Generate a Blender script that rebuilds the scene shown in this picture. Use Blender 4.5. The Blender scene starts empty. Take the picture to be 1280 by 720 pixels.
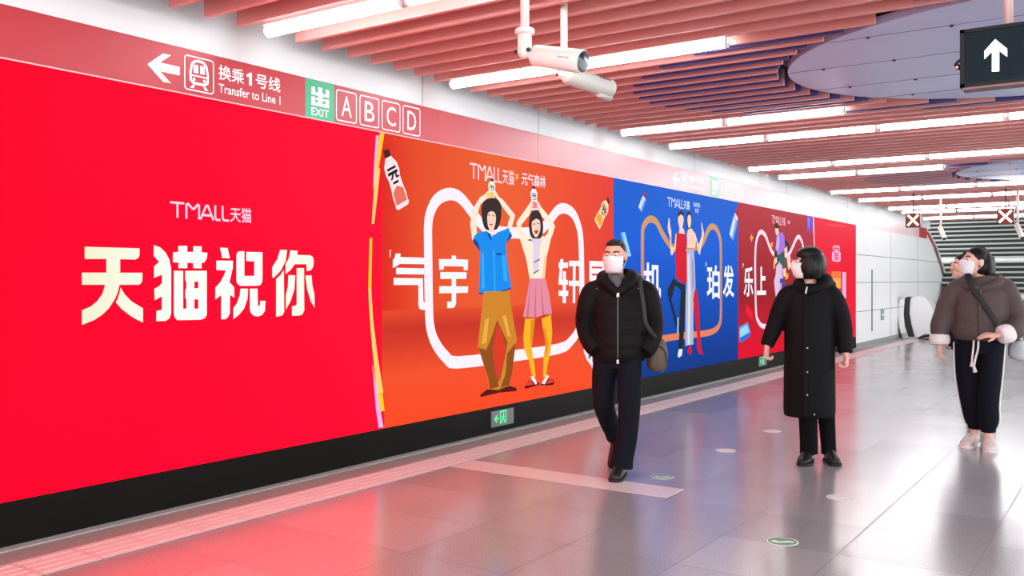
import bpy, bmesh, math, random
from mathutils import Vector, Matrix
random.seed(7)
C = bpy.context.scene.collection
SC = bpy.context.scene

# ------------------------------------------------------------------ camera, light, exposure
CAM_X, CAM_H, FPX, HORIZON = 4.82, 1.38, 1149.0, 351.0
YAW = math.atan(788 / 1149)
cam_d = bpy.data.cameras.new('camera')
cam_d.sensor_width = 36.0
cam_d.lens = 36.0 * FPX / 1280
cam_d.shift_y = -(360 - HORIZON) / 1280
cam_d.clip_end = 200
cam_o = bpy.data.objects.new('camera', cam_d)
cam_o.location = (CAM_X, 0, CAM_H)
cam_o.rotation_euler = (math.pi / 2, 0, YAW)
C.objects.link(cam_o)
SC.camera = cam_o

world = bpy.data.worlds.new('world')
SC.world = world
world.use_nodes = True
bg = world.node_tree.nodes['Background']
bg.inputs[0].default_value = (0.92, 0.97, 1.0, 1)
bg.inputs[1].default_value = 3.0
SC.view_settings.view_transform = 'Standard'
SC.view_settings.look = 'None'
SC.view_settings.exposure = 0.14
SC.view_settings.gamma = 1.0
SC.view_settings.use_curve_mapping = False
SC.cycles.max_bounces = 8
SC.cycles.diffuse_bounces = 4
SC.cycles.glossy_bounces = 4
SC.cycles.use_denoising = True
SC.cycles.sample_clamp_indirect = 6.0
SC.cycles.caustics_reflective = False
SC.cycles.caustics_refractive = False

TUBE = 18.5      # radiance of the ceiling tubes
BOARD = 0.97     # radiance of the backlit advertising panels

# ------------------------------------------------------------------ helpers
fwd = Vector((-math.sin(YAW), math.cos(YAW), 0))
rgt = Vector((math.cos(YAW), math.sin(YAW), 0))


def ray(px, py):
    return fwd + rgt * ((px - 640) / FPX) + Vector((0, 0, -(py - HORIZON) / FPX))


def onwall(px, py, x=0.0):
    d = ray(px, py)
    t = (x - CAM_X) / d.x
    return (t * d.y, CAM_H + t * d.z)


def onplane(px, py, z=0.0):
    d = ray(px, py)
    t = (z - CAM_H) / d.z
    return (CAM_X + t * d.x, t * d.y)


def atdepth(px, py, t):
    d = ray(px, py)
    return Vector((CAM_X, 0, CAM_H)) + d * t


def lin(c):
    out = []
    for v in c[:3]:
        v = v / 255.0
        out.append(v / 12.92 if v <= 0.04045 else ((v + 0.055) / 1.055) ** 2.4)
    return out


MATS = {}


def mat(name, col, rough=0.6, metal=0.0, spec=0.5, coat=0.0, emit=None, es=1.0, noise=None, bump=None, sheen=0.0):
    """noise=(scale, amount): procedural tone variation; bump=(scale, strength)"""
    if name in MATS:
        return MATS[name]
    m = bpy.data.materials.new(name)
    m.use_nodes = True
    nt = m.node_tree
    b = nt.nodes['Principled BSDF']
    c = lin(col) + [1]
    b.inputs['Base Color'].default_value = c
    b.inputs['Roughness'].default_value = rough
    b.inputs['Metallic'].default_value = metal
    b.inputs['Specular IOR Level'].default_value = spec
    b.inputs['Coat Weight'].default_value = coat
    b.inputs['Sheen Weight'].default_value = sheen
    if emit:
        b.inputs['Emission Color'].default_value = lin(emit) + [1]
        b.inputs['Emission Strength'].default_value = es
    tc = nt.nodes.new('ShaderNodeTexCoord')
    if noise:
        n = nt.nodes.new('ShaderNodeTexNoise')
        n.inputs['Scale'].default_value = noise[0]
        n.inputs['Detail'].default_value = 4
        nt.links.new(tc.outputs['Object'], n.inputs['Vector'])
        r = nt.nodes.new('ShaderNodeValToRGB')
        k = noise[1]
        r.color_ramp.elements[0].position = 0.3
        r.color_ramp.elements[1].position = 0.7
        r.color_ramp.elements[0].color = [max(0, v * (1 - k)) for v in c[:3]] + [1]
        r.color_ramp.elements[1].color = [min(1, v * (1 + k)) for v in c[:3]] + [1]
        nt.links.new(n.outputs['Fac'], r.inputs['Fac'])
        nt.links.new(r.outputs['Color'], b.inputs['Base Color'])
    if bump:
        n2 = nt.nodes.new('ShaderNodeTexNoise')
        n2.inputs['Scale'].default_value = bump[0]
        n2.inputs['Detail'].default_value = 3
        nt.links.new(tc.outputs['Object'], n2.inputs['Vector'])
        bp = nt.nodes.new('ShaderNodeBump')
        bp.inputs['Strength'].default_value = bump[1]
        bp.inputs['Distance'].default_value = 0.01
        nt.links.new(n2.outputs['Fac'], bp.inputs['Height'])
        nt.links.new(bp.outputs['Normal'], b.inputs['Normal'])
    MATS[name] = m
    return m


def ink(col, es=None):
    """a colour printed on a backlit panel"""
    name = 'print_%02x%02x%02x' % tuple(col)
    return mat(name, (2, 2, 2), rough=0.6, spec=0.03, emit=col, es=BOARD if es is None else es)


class MB:
    """collects shapes for ONE mesh object"""

    def __init__(self):
        self.v, self.f, self.mi, self.mats, self.sm = [], [], [], [], []

    def midx(self, m):
        if m not in self.mats:
            self.mats.append(m)
        return self.mats.index(m)

    def add(self, vs, fs, m, smooth=False):
        o = len(self.v)
        self.v += [tuple(p) for p in vs]
        k = self.midx(m)
        for f in fs:
            self.f.append(tuple(i + o for i in f))
            self.mi.append(k)
            self.sm.append(smooth)
        return self

    def box(self, lo, hi, m):
        x0, y0, z0 = lo
        x1, y1, z1 = hi
        vs = [(x0, y0, z0), (x1, y0, z0), (x1, y1, z0), (x0, y1, z0), (x0, y0, z1), (x1, y0, z1), (x1, y1, z1), (x0, y1, z1)]
        return self.add(vs, [(3, 2, 1, 0), (4, 5, 6, 7), (0, 1, 5, 4), (1, 2, 6, 5), (2, 3, 7, 6), (3, 0, 4, 7)], m)

    def prism(self, poly, frame, depth, m):
        """2-D polygon in frame (origin, u, v), pushed depth along u x v"""
        o, u, v = [Vector(q) for q in frame]
        n = u.cross(v).normalized() * depth
        a = [o + u * p[0] + v * p[1] for p in poly]
        k = len(a)
        vs = a + [p + n for p in a]
        fs = [tuple(range(k))[::-1], tuple(range(k, 2 * k))] + [(i, (i + 1) % k, (i + 1) % k + k, i + k) for i in range(k)]
        return self.add(vs, fs, m)

    def tube(self, pts, rad, m, n=12, cap=True, smooth=True, ref=(0, -1, 0)):
        """elliptic tube through pts; rad = list of r or (side, front)"""
        pts = [Vector(p) for p in pts]
        if not isinstance(rad, (list, tuple)):
            rad = [rad] * len(pts)
        vs, fs = [], []
        L = len(pts)
        for i, p in enumerate(pts):
            t = (pts[min(i + 1, L - 1)] - pts[max(i - 1, 0)]).normalized()
            rf = Vector(ref)
            if abs(t.dot(rf)) > 0.95:
                rf = Vector((0, 0, 1)) if abs(t.z) < 0.9 else Vector((1, 0, 0))
            s = t.cross(rf).normalized()
            b = s.cross(t).normalized()
            r = rad[i]
            ra, rb = (r, r) if not isinstance(r, (list, tuple)) else r
            for k in range(n):
                a = 2 * math.pi * k / n
                vs.append(p + s * (ra * math.cos(a)) + b * (rb * math.sin(a)))
        for i in range(L - 1):
            for k in range(n):
                k2 = (k + 1) % n
                fs.append((i * n + k, i * n + k2, (i + 1) * n + k2, (i + 1) * n + k))
        if cap:
            fs.append(tuple(range(n))[::-1])
            fs.append(tuple(range((L - 1) * n, L * n)))
        return self.add(vs, fs, m, smooth)

    def ball(self, c, r, m, n=16, rot=None):
        c = Vector(c)
        r = Vector(r if isinstance(r, (list, tuple, Vector)) else (r, r, r))
        vs, fs = [], []
        h = n // 2
        for i in range(1, h):
            ph = math.pi * i / h
            for k in range(n):
                a = 2 * math.pi * k / n
                q = Vector((r.x * math.sin(ph) * math.cos(a), r.y * math.sin(ph) * math.sin(a), r.z * math.cos(ph)))
                vs.append(c + (rot @ q if rot else q))
        q = Vector((0, 0, r.z))
        vs.append(c + (rot @ q if rot else q))
        vs.append(c - (rot @ q if rot else q))
        top, bot = len(vs) - 2, len(vs) - 1
        for k in range(n):
            k2 = (k + 1) % n
            fs.append((top, k, k2))
            fs.append((bot, (h - 2) * n + k2, (h - 2) * n + k))
            for i in range(h - 2):
                fs.append((i * n + k, (i + 1) * n + k, (i + 1) * n + k2, i * n + k2))
        return self.add(vs, fs, m, True)

    # ---- flat print on the advertising wall (plane x = const); points in (Y, Z)
    def flat(self, poly, x, m):
        vs = [(x, p[0], p[1]) for p in poly]
        return self.add(vs, [tuple(range(len(vs)))], m)

    def stroke(self, pts, w, x, m, closed=False):
        """painted line of width w through (Y, Z) points"""
        P = [Vector((p[0], p[1])) for p in pts]
        n = len(P)
        L, R = [], []
        for i in range(n):
            a = P[(i - 1) % n] if (closed or i > 0) else P[i]
            b = P[(i + 1) % n] if (closed or i < n - 1) else P[i]
            d1 = (P[i] - a)
            d2 = (b - P[i])
            d1 = d1.normalized() if d1.length > 1e-9 else d2.normalized()
            d2 = d2.normalized() if d2.length > 1e-9 else d1
            t = (d1 + d2)
            t = t.normalized() if t.length > 1e-6 else d1
            nn = Vector((-t.y, t.x))
            k = 1 / max(0.5, nn.dot(Vector((-d1.y, d1.x))))
            L.append(P[i] + nn * w / 2 * k)
            R.append(P[i] - nn * w / 2 * k)
        vs = [(x, p.x, p.y) for p in L] + [(x, p.x, p.y) for p in R]
        fs = [(i, i + n, (i + 1) % n + n, (i + 1) % n) for i in range(n if closed else n - 1)]
        return self.add(vs, fs, m)

    def build(self, name, parent=None, loc=None):
        me = bpy.data.meshes.new(name)
        me.from_pydata(self.v, [], self.f)
        for m in self.mats:
            me.materials.append(m)
        for p, k, s in zip(me.polygons, self.mi, self.sm):
            p.material_index = k
            p.use_smooth = s
        if any(len(f) > 4 for f in self.f):
            bm = bmesh.new()
            bm.from_mesh(me)
            bmesh.ops.triangulate(bm, faces=[f for f in bm.faces if len(f.verts) > 4])
            bm.to_mesh(me)
            bm.free()
        me.update()
        o = bpy.data.objects.new(name, me)
        C.objects.link(o)
        if parent:
            o.parent = parent
        if loc:
            o.location = loc
        return o


def tag(o, label=None, cat=None, group=None, kind=None):
    if label:
        o['label'] = label
    if cat:
        o['category'] = cat
    if group:
        o['group'] = group
    if kind:
        o['kind'] = kind
    return o


def empty(name, loc=(0, 0, 0), rz=0.0):
    o = bpy.data.objects.new(name, None)
    o.location = loc
    o.rotation_euler = (0, 0, rz)
    o.empty_display_size = 0.1
    C.objects.link(o)
    return o


def struct(o):
    o['kind'] = 'structure'
    return o


def spline(pts, k=6, closed=False):
    """Catmull-Rom through points (tuples of any length)"""
    n = len(pts)
    out = []
    rng = range(n if closed else n - 1)
    for i in rng:
        if closed:
            p = [pts[(i + j) % n] for j in (-1, 0, 1, 2)]
        else:
            p = [pts[max(i - 1, 0)], pts[i], pts[i + 1], pts[min(i + 2, n - 1)]]
        for s in range(k):
            t = s / k
            out.append(tuple(0.5 * ((2 * b) + (c - a) * t + (2 * a - 5 * b + 4 * c - d) * t * t + (-a + 3 * b - 3 * c + d) * t ** 3) for a, b, c, d in zip(*p)))
    if not closed:
        out.append(tuple(pts[-1]))
    return out


def crop(x0, y0, s):
    """pixel positions read off an enlarged piece of the photograph -> (Y, Z) on the wall"""
    return lambda pts: [onwall(x0 + a / s, y0 + b / s) for a, b in pts]


def text_shape(body, offset=0.0):
    cu = bpy.data.curves.new('t', 'FONT')
    cu.body = body
    cu.offset = offset
    cu.resolution_u = 3
    o = bpy.data.objects.new('t', cu)
    C.objects.link(o)
    dg = bpy.context.evaluated_depsgraph_get()
    me = bpy.data.meshes.new_from_object(o.evaluated_get(dg))
    vs = [tuple(v.co) for v in me.vertices]
    fs = [tuple(p.vertices) for p in me.polygons]
    bpy.data.objects.remove(o)
    bpy.data.curves.remove(cu)
    bpy.data.meshes.remove(me)
    return vs, fs


def text_into(mb, body, box, x, m, offset=0.0):
    """lettering stretched into the wall box (Y0, Y1, Z0, Z1)"""
    vs, fs = text_shape(body, offset)
    xs = [v[0] for v in vs]
    ys = [v[1] for v in vs]
    ax, bx, ay, by = min(xs), max(xs), min(ys), max(ys)
    Y0, Y1, Z0, Z1 = box
    q = [(x, Y0 + (v[0] - ax) / (bx - ax) * (Y1 - Y0), Z0 + (v[1] - ay) / (by - ay) * (Z1 - Z0)) for v in vs]
    mb.add(q, fs, m)
    return mb


def wbox(px0, pyt, px1, pyb):
    """wall box whose left edge spans pyt..pyb at px0 in the photograph and that ends at px1"""
    Y0, Z1 = onwall(px0, pyt)
    _, Z0 = onwall(px0, pyb)
    return (Y0, onwall(px1, 351)[0], Z0, Z1)


def ellipse_x(cy, cx, a, b, Y):
    """half chord of a plan ellipse at Y"""
    k = (Y - cy) / b
    return None if abs(k) >= 1 else a * math.sqrt(1 - k * k)

# ------------------------------------------------------------------ the setting
XR, Y0, Y1 = 9.6, -5.0, 34.0
M_white = mat('white_panel', (248, 250, 250), 0.35, noise=(1.2, 0.02))
M_white2 = mat('white_plaster', (232, 232, 232), 0.7, noise=(2, 0.02))
M_seam = mat('panel_seam', (120, 125, 125), 0.7)
M_black = mat('black_plinth', (15, 14, 13), 0.55, spec=0.12, noise=(3, 0.1))
M_greystone = mat('grey_granite', (142, 142, 138), 0.55, noise=(160, 0.35))
M_steel = mat('steel', (190, 192, 192), 0.25, metal=1.0)
M_chrome = mat('chrome', (225, 225, 222), 0.12, metal=1.0)
M_dark = mat('dark_metal', (45, 42, 44), 0.5)


def floor_material():
    m = bpy.data.materials.new('polished_granite')
    m.use_nodes = True
    nt = m.node_tree
    N, Lk = nt.nodes.new, nt.links.new
    b = nt.nodes['Principled BSDF']
    tc = N('ShaderNodeTexCoord')
    sep = N('ShaderNodeSeparateXYZ')
    Lk(tc.outputs['Object'], sep.inputs[0])

    def mth(op, a, bb=None):
        n = N('ShaderNodeMath')
        n.operation = op
        for i, q in enumerate((a, bb)):
            if q is None:
                continue
            if isinstance(q, (int, float)):
                n.inputs[i].default_value = q
            else:
                Lk(q, n.inputs[i])
        return n.outputs[0]
    u = mth('DIVIDE', mth('SUBTRACT', sep.outputs[0], 2.34), 0.605)
    v = mth('DIVIDE', mth('SUBTRACT', sep.outputs[1], 5.36), 0.605)
    fu, fv = mth('FLOOR', u), mth('FLOOR', v)
    # seams
    du = mth('ABSOLUTE', mth('SUBTRACT', mth('FRACT', mth('ADD', u, 0.5)), 0.5))
    dv = mth('ABSOLUTE', mth('SUBTRACT', mth('FRACT', mth('ADD', v, 0.5)), 0.5))
    seam = mth('MAXIMUM', mth('LESS_THAN', du, 0.0045), mth('LESS_THAN', dv, 0.0045))
    # each slab a little lighter or darker
    cmb = N('ShaderNodeCombineXYZ')
    Lk(fu, cmb.inputs[0])
    Lk(fv, cmb.inputs[1])
    wn = N('ShaderNodeTexWhiteNoise')
    Lk(cmb.outputs[0], wn.inputs['Vector'])
    sp = N('ShaderNodeTexNoise')
    sp.inputs['Scale'].default_value = 140
    sp.inputs['Detail'].default_value = 6
    Lk(tc.outputs['Object'], sp.inputs['Vector'])
    cl = N('ShaderNodeTexNoise')
    cl.inputs['Scale'].default_value = 1.1
    Lk(tc.outputs['Object'], cl.inputs['Vector'])
    val = mth('ADD', mth('ADD', mth('MULTIPLY', wn.outputs['Value'], 0.07), mth('MULTIPLY', sp.outputs['Fac'], 0.55)), mth('MULTIPLY', cl.outputs['Fac'], 0.04))
    r = N('ShaderNodeValToRGB')
    r.color_ramp.elements[0].position = 0.2
    r.color_ramp.elements[0].color = lin((146, 147, 150)) + [1]
    r.color_ramp.elements[1].position = 0.68
    r.color_ramp.elements[1].color = lin((218, 219, 222)) + [1]
    Lk(val, r.inputs['Fac'])
    mx = N('ShaderNodeMix')
    mx.data_type = 'RGBA'
    Lk(seam, mx.inputs['Factor'])
    Lk(r.outputs['Color'], mx.inputs['A'])
    mx.inputs['B'].default_value = lin((50, 46, 46)) + [1]
    Lk(mx.outputs['Result'], b.inputs['Base Color'])
    rr = mth('ADD', 0.19, mth('MULTIPLY', wn.outputs['Value'], 0.012))
    Lk(mth('ADD', rr, mth('MULTIPLY', seam, 0.4)), b.inputs['Roughness'])
    b.inputs['Metallic'].default_value = 0.15
    b.inputs['IOR'].default_value = 2.3
    b.inputs['Specular IOR Level'].default_value = 0.5
    return m


fl = MB()
M_floor = floor_material()
fl.box((-0.2, Y0, -0.2), (XR + 0.2, Y1, 0.0), M_floor)
struct(fl.build('floor'))

# left wall: backing behind the panels, white cornice band above, white panels past the advertising
wl = MB()
wl.box((-0.3, Y0, 0), (-0.065, 19.44, 2.80), M_white2)
wl.box((-0.3, Y0, 2.80), (0.0, 27.4, 3.4), M_white2)
for yy in (1.9, 5.742, 7.48, 11.235, 15.0, 18.8):                # cornice joints
    wl.box((-0.01, yy - 0.003, 2.805), (0.0015, yy + 0.003, 3.2), M_seam)
e0, e1, e2 = (27.08, 2.71), (28.26, 2.31), (30.2, 1.164)
edge = [(19.44, 0), (31.6, 0), (31.2, 0.55), e2, (29.3, 1.75), e1, e0, (27.0, 2.80), (19.44, 2.80)]
wl.prism(edge, ((-0.3, 0, 0), (0, 1, 0), (0, 0, 1)), 0.294, M_white)
for zz in (1.92, 1.347, 0.745):
    wl.box((-0.012, 19.44, zz - 0.006), (-0.004, 29, zz + 0.006), M_seam)
wl.box((-0.012, 22.6, 0.08), (-0.004, 22.612, 2.5), M_seam)
wl.box((-0.012, 25.7, 0.08), (-0.004, 25.712, 2.5), M_seam)
wl.box((-0.01, 20.76, 0.29), (0.004, 20.83, 1.62), mat('slot', (105, 112, 112), 0.6))
# slanting end of the wall at the stairwell: red trim with a thin pale edge
M_redtrim = mat('red_trim', (190, 40, 42), 0.4)
M_bronze = mat('bronze_edge', (120, 62, 52), 0.4)
for a, b2, mm in ((e0, e1, M_redtrim), (e1, (29.3, 1.75), M_bronze), ((29.3, 1.75), e2, M_bronze)):
    wl.prism([(a[0] - 0.35, a[1]), (a[0], a[1]), (b2[0], b2[1]), (b2[0] - 0.3, b2[1])], ((0.0, 0, 0), (0, 1, 0), (0, 0, 1)), 0.004, mm)
    wl.prism([(a[0], a[1]), (a[0] + 0.12, a[1]), (b2[0] + 0.12, b2[1]), (b2[0], b2[1])], ((0.0, 0, 0), (0, 1, 0), (0, 0, 1)), 0.03, M_white2)
struct(wl.build('wall_left'))


bl = MB()
bl.box((-0.06, Y0, 0.0), (0.0, 19.44, 0.24), M_black)
struct(bl.build('baseboard_left'))
b2 = MB()
b2.box((-0.02, 19.44, 0.0), (0.012, 28.5, 0.10), mat('grey_skirting', (150, 154, 152), 0.5))
struct(b2.build('baseboard_far_left'))

# grey granite gutter and ribbed guide paving beside the wall
g = MB()
g.box((0.0, Y0, 0.0), (0.275, 28, 0.004), M_greystone)
g.box((0.0, Y0, 0.004), (0.07, 28, 0.012), mat('granite_kerb', (165, 168, 166), 0.5, noise=(120, 0.2)))
struct(g.build('trim_1'))
M_tact = mat('tactile_stone', (214, 196, 194), 0.5, noise=(60, 0.06))
M_tact2 = mat('tactile_joint', (120, 105, 105), 0.8)
t = MB()
t.box((0.277, Y0, 0.0), (0.583, 26, 0.003), M_tact2)
yy = 2.306 - 0.302 * 24
while yy < 26:
    t.box((0.28, yy + 0.003, 0.003), (0.58, yy + 0.299, 0.006), M_tact)
    for i in range(4):
        xx = 0.30 + i * 0.072
        t.box((xx, yy + 0.014, 0.006), (xx + 0.034, yy + 0.288, 0.010), M_tact)
    yy += 0.302
struct(t.build('trim_2'))
ins = MB()
M_ins = mat('pale_stone', (222, 214, 210), 0.22, spec=0.7, noise=(90, 0.08))
for a, b_ in ((0.586, 1.17), (1.173, 1.75), (1.753, 2.325)):
    ins.box((a, 5.37, 0.0), (b_, 5.655, 0.0025), M_ins)
struct(ins.build('trim_3'))

# ceiling: pink baffles running across, blue ones let in around the two oval panels, dark void above
PITCH, SB, ST = 0.24, 2.955, 3.085
OVALS = [(4.6, 7.4), (4.6, 15.2), (4.6, 23.0)]
M_slat = mat('pink_slat', (222, 154, 146), 0.45, noise=(0.8, 0.05))
M_blue = mat('blue_slat', (80, 74, 134), 0.45)
M_void = mat('void', (62, 58, 58), 0.9)
ce = MB()
CE = 26.3
ce.box((-0.3, Y0, 3.4), (XR + 0.2, CE, 3.5), M_void)


def slat_runs(y, lo, hi, a, b, keep_in):
    runs = [(lo, hi)]
    for cx, cy in OVALS:
        h = ellipse_x(cy, cx, a, b, y)
        if h is None:
            continue
        new = []
        for r0, r1 in runs:
            l, r = cx - h, cx + h
            if keep_in:
                new.append((max(r0, l), min(r1, r)))
            else:
                new += [(r0, min(r1, l)), (max(r0, r), r1)]
        runs = [q for q in new if q[1] - q[0] > 0.05]
    return runs


TUBE_ROWS = [(-2.3, 0), (-0.2, 0), (1.9, 0), (3.90, 0), (5.78, 1), (8.68, 1), (9.88, 0), (12.5, 0), (13.78, 1), (16.6, 0), (18.55, 0), (21.1, 0), (22.4, 0), (24.9, 0)]
yy = 4.22 - PITCH * 36
while yy < CE:
    if not any(abs(yy - r[0]) < 0.09 for r in TUBE_ROWS):
        for r0, r1 in slat_runs(yy, 0.2, 9.4, 2.16, 1.76, False):
            ce.box((r0, yy - 0.016, SB), (r1, yy + 0.016, ST), M_slat)
    y2 = yy + PITCH / 2
    if not any(abs(y2 - r[0]) < 0.09 for r in TUBE_ROWS):
        for cx, cy in OVALS:
            h = ellipse_x(cy, cx, 3.4, 1.92, y2)
            if h is None:
                continue
            for r0, r1 in slat_runs(y2, max(0.25, cx - h), min(9.35, cx + h), 2.16, 1.76, False):
                ce.box((r0, y2 - 0.016, SB + 0.002), (r1, y2 + 0.016, ST), M_blue)
    yy += PITCH
# carriers above the baffles and the pale fascia at the stairwell
for xx in (0.8, 2.4, 7.2, 8.8):
    ce.box((xx - 0.02, Y0, ST), (xx + 0.02, CE, ST + 0.04), M_void)
ce.box((-0.3, CE, 2.96), (XR, CE + 0.15, 3.6), M_white2)
struct(ce.build('ceiling'))

M_oval = mat('oval_metal', (184, 198, 232), 0.35, metal=0.0, spec=0.6, noise=(1.5, 0.06))
M_bolt = mat('bolt', (70, 72, 84), 0.4, metal=1.0)
M_ovs = mat('oval_seam', (120, 122, 140), 0.5)
for i, (cx, cy) in enumerate(OVALS[:2]):
    o = MB()
    n = 72
    ring = [(2.08 * math.cos(2 * math.pi * k / n), 1.68 * math.sin(2 * math.pi * k / n)) for k in range(n)]
    o.prism(ring, ((cx, cy, 2.972), (1, 0, 0), (0, 1, 0)), 0.05, M_oval)
    for dy in (-1.13, -0.38, 0.38, 1.0):
        h = ellipse_x(0, 0, 2.06, 1.66, dy)
        o.box((cx - h, cy + dy - 0.004, 2.970), (cx + h, cy + dy + 0.004, 2.974), M_ovs)
    ob = o.build('ceiling_panel')
    tag(ob, ['large bluish metal oval set into the ceiling behind the black arrow sign',
             'smaller looking pale oval set into the far ceiling above the red cross signs'][i], 'ceiling panel', 'oval ceiling panels')
    bo = MB()
    for dy in (-1.13, -0.38, 0.38, 1.0):
        h = ellipse_x(0, 0, 2.06, 1.66, dy)
        for k in range(7):
            xx = cx - h + 0.25 + k * 0.5
            if xx < cx + h - 0.1:
                bo.tube([(xx, cy + dy, 2.972), (xx, cy + dy, 2.962)], 0.012, M_bolt, 8)
    tag(bo.build('bolts', ob), kind='stuff')

# stairs at the far end, rising away from us
M_rise = mat('stair_riser', (28, 30, 30), 0.6)
M_nose = mat('stair_nosing', (176, 178, 172), 0.4)
M_tread = mat('stair_tread', (96, 98, 96), 0.5)
st = MB()
SY, RI, RU = 26.9, 0.15, 0.26
yb, zb = SY, 0.0
for k in range(26):
    xl = max(-1.2, 0.75 - 0.09 * k)
    last = k in (6, 13)
    st.box((xl, yb, zb), (XR, yb + 0.03, zb + RI - 0.05), M_white if last else M_rise)
    st.box((xl, yb - 0.02, zb + RI - 0.05), (XR, yb + 0.03, zb + RI), M_nose)
    ru = 0.9 if k == 13 else RU
    st.box((xl, yb + 0.03, zb + RI - 0.03), (XR, yb + ru, zb + RI - 0.002), M_tread)
    yb += ru
    zb += RI
st.box((-1.5, yb, 0), (XR, yb + 0.2, zb + 2.5), M_white2)
struct(st.build('stairs'))
la = bpy.data.lights.new('stairs_fill_light', 'AREA')  # unseen area light added to brighten the stairs
la.shape = 'RECTANGLE'
la.size, la.size_y, la.energy = 7.0, 2.0, 50
lo = bpy.data.objects.new('stairs_fill_light', la)
lo.location = (4.5, 29.2, 5.6)
C.objects.link(lo)
tag(lo, 'added fill light over the stairs, above the frame', 'lamp')
sg = MB()
sg.prism([(26.9, 0), (yb, 0), (yb, zb + 0.3), (26.9, 0.3)], ((-1.6, 0, 0), (0, 1, 0), (0, 0, 1)), 0.02, M_dark)
struct(sg.build('wall_stairwell'))
sc = MB()  # unseen enclosure added to keep world light off the stairs
sc.box((-1.6, CE + 0.15, 6.6), (XR, 36, 6.8), M_white2)
sc.box((-1.6, CE + 0.15, 3.6), (XR, CE + 0.3, 6.6), M_white2)
sc.box((XR, CE, 0), (XR + 0.2, 36, 6.8), M_white2)
struct(sc.build('added_light_shield'))
# ------------------------------------------------------------------ backlit advertising panels on the left wall
BZ0, BZ1 = 0.242, 2.518


def gradient_ink(name, c_list, axis, lo, hi, es=None):
    """printed colour gradient along Y or Z of a backlit sheet"""
    m = bpy.data.materials.new(name)
    m.use_nodes = True
    nt = m.node_tree
    b = nt.nodes['Principled BSDF']
    b.inputs['Base Color'].default_value = (0.0006, 0.0006, 0.0006, 1)
    b.inputs['Roughness'].default_value = 0.6
    b.inputs['Specular IOR Level'].default_value = 0.03
    tc = nt.nodes.new('ShaderNodeTexCoord')
    sp = nt.nodes.new('ShaderNodeSeparateXYZ')
    nt.links.new(tc.outputs['Object'], sp.inputs[0])
    mr = nt.nodes.new('ShaderNodeMapRange')
    mr.inputs['From Min'].default_value = lo
    mr.inputs['From Max'].default_value = hi
    nt.links.new(sp.outputs[axis], mr.inputs['Value'])
    r = nt.nodes.new('ShaderNodeValToRGB')
    while len(r.color_ramp.elements) < len(c_list):
        r.color_ramp.elements.new(0.5)
    for e, (p, c) in zip(r.color_ramp.elements, c_list):
        e.position = p
        e.color = lin(c) + [1]
    nt.links.new(mr.outputs[0], r.inputs['Fac'])
    nt.links.new(r.outputs['Color'], b.inputs['Emission Color'])
    b.inputs['Emission Strength'].default_value = BOARD if es is None else es
    return m


def panel(y0, y1, m, label):
    p = MB()
    p.box((-0.06, y0 + 0.002, BZ0), (-0.001, y1 - 0.002, BZ1), m)
    o = p.build('lit_billboard')
    tag(o, label, 'billboard', 'backlit advertising panels along the left wall')
    return o


W_INK = ink((240, 242, 252))


def art(name, root, layers, x0=0.0008, step=0.0004, label=None):
    """printed picture: layers of (material, wall polygon), later ones on top"""
    q = MB()
    for i, (m, poly) in enumerate(layers):
        q.flat(poly, x0 + i * step, m)
    o = q.build(name, root)
    if label:
        o['label'] = label
    return o


def mall_logo(root, box, es_mat, x=0.001, wgt=0.10, cjk=True):
    """TMALL wordmark drawn with round-ended strokes, then the two characters"""
    y0, y1, z0, z1 = box
    H = z1 - z0
    U = (y1 - y0) / 9.35
    q = MB()

    def S(pts):
        q.stroke([(y0 + a * U, z0 + b * H) for a, b in pts], H * wgt, x, es_mat)
    S([(0, .96), (1.5, .96)])
    S([(.78, .96), (.78, 0.02)])
    S([(1.75, 0), (1.75, .9), (1.95, .95), (2.4, .66), (2.6, .66), (3.0, .95), (3.15, .9), (3.15, 0)])
    S([(3.3, 0), (3.95, .92), (4.15, .92), (4.8, 0)])
    S([(3.6, .3), (4.5, .3)])
    S([(5.0, 1), (5.0, .2), (5.15, .05), (5.6, .05)])
    S([(5.85, 1), (5.85, .2), (6.0, .05), (6.6, .05)])
    if cjk:
        text_into(q, '天猫', (y0 + 6.75 * U, y1, z0 - 0.02 * H, z0 + 0.98 * H), x, es_mat, 0.012)
    return q.build('wordmark', root)


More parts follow.
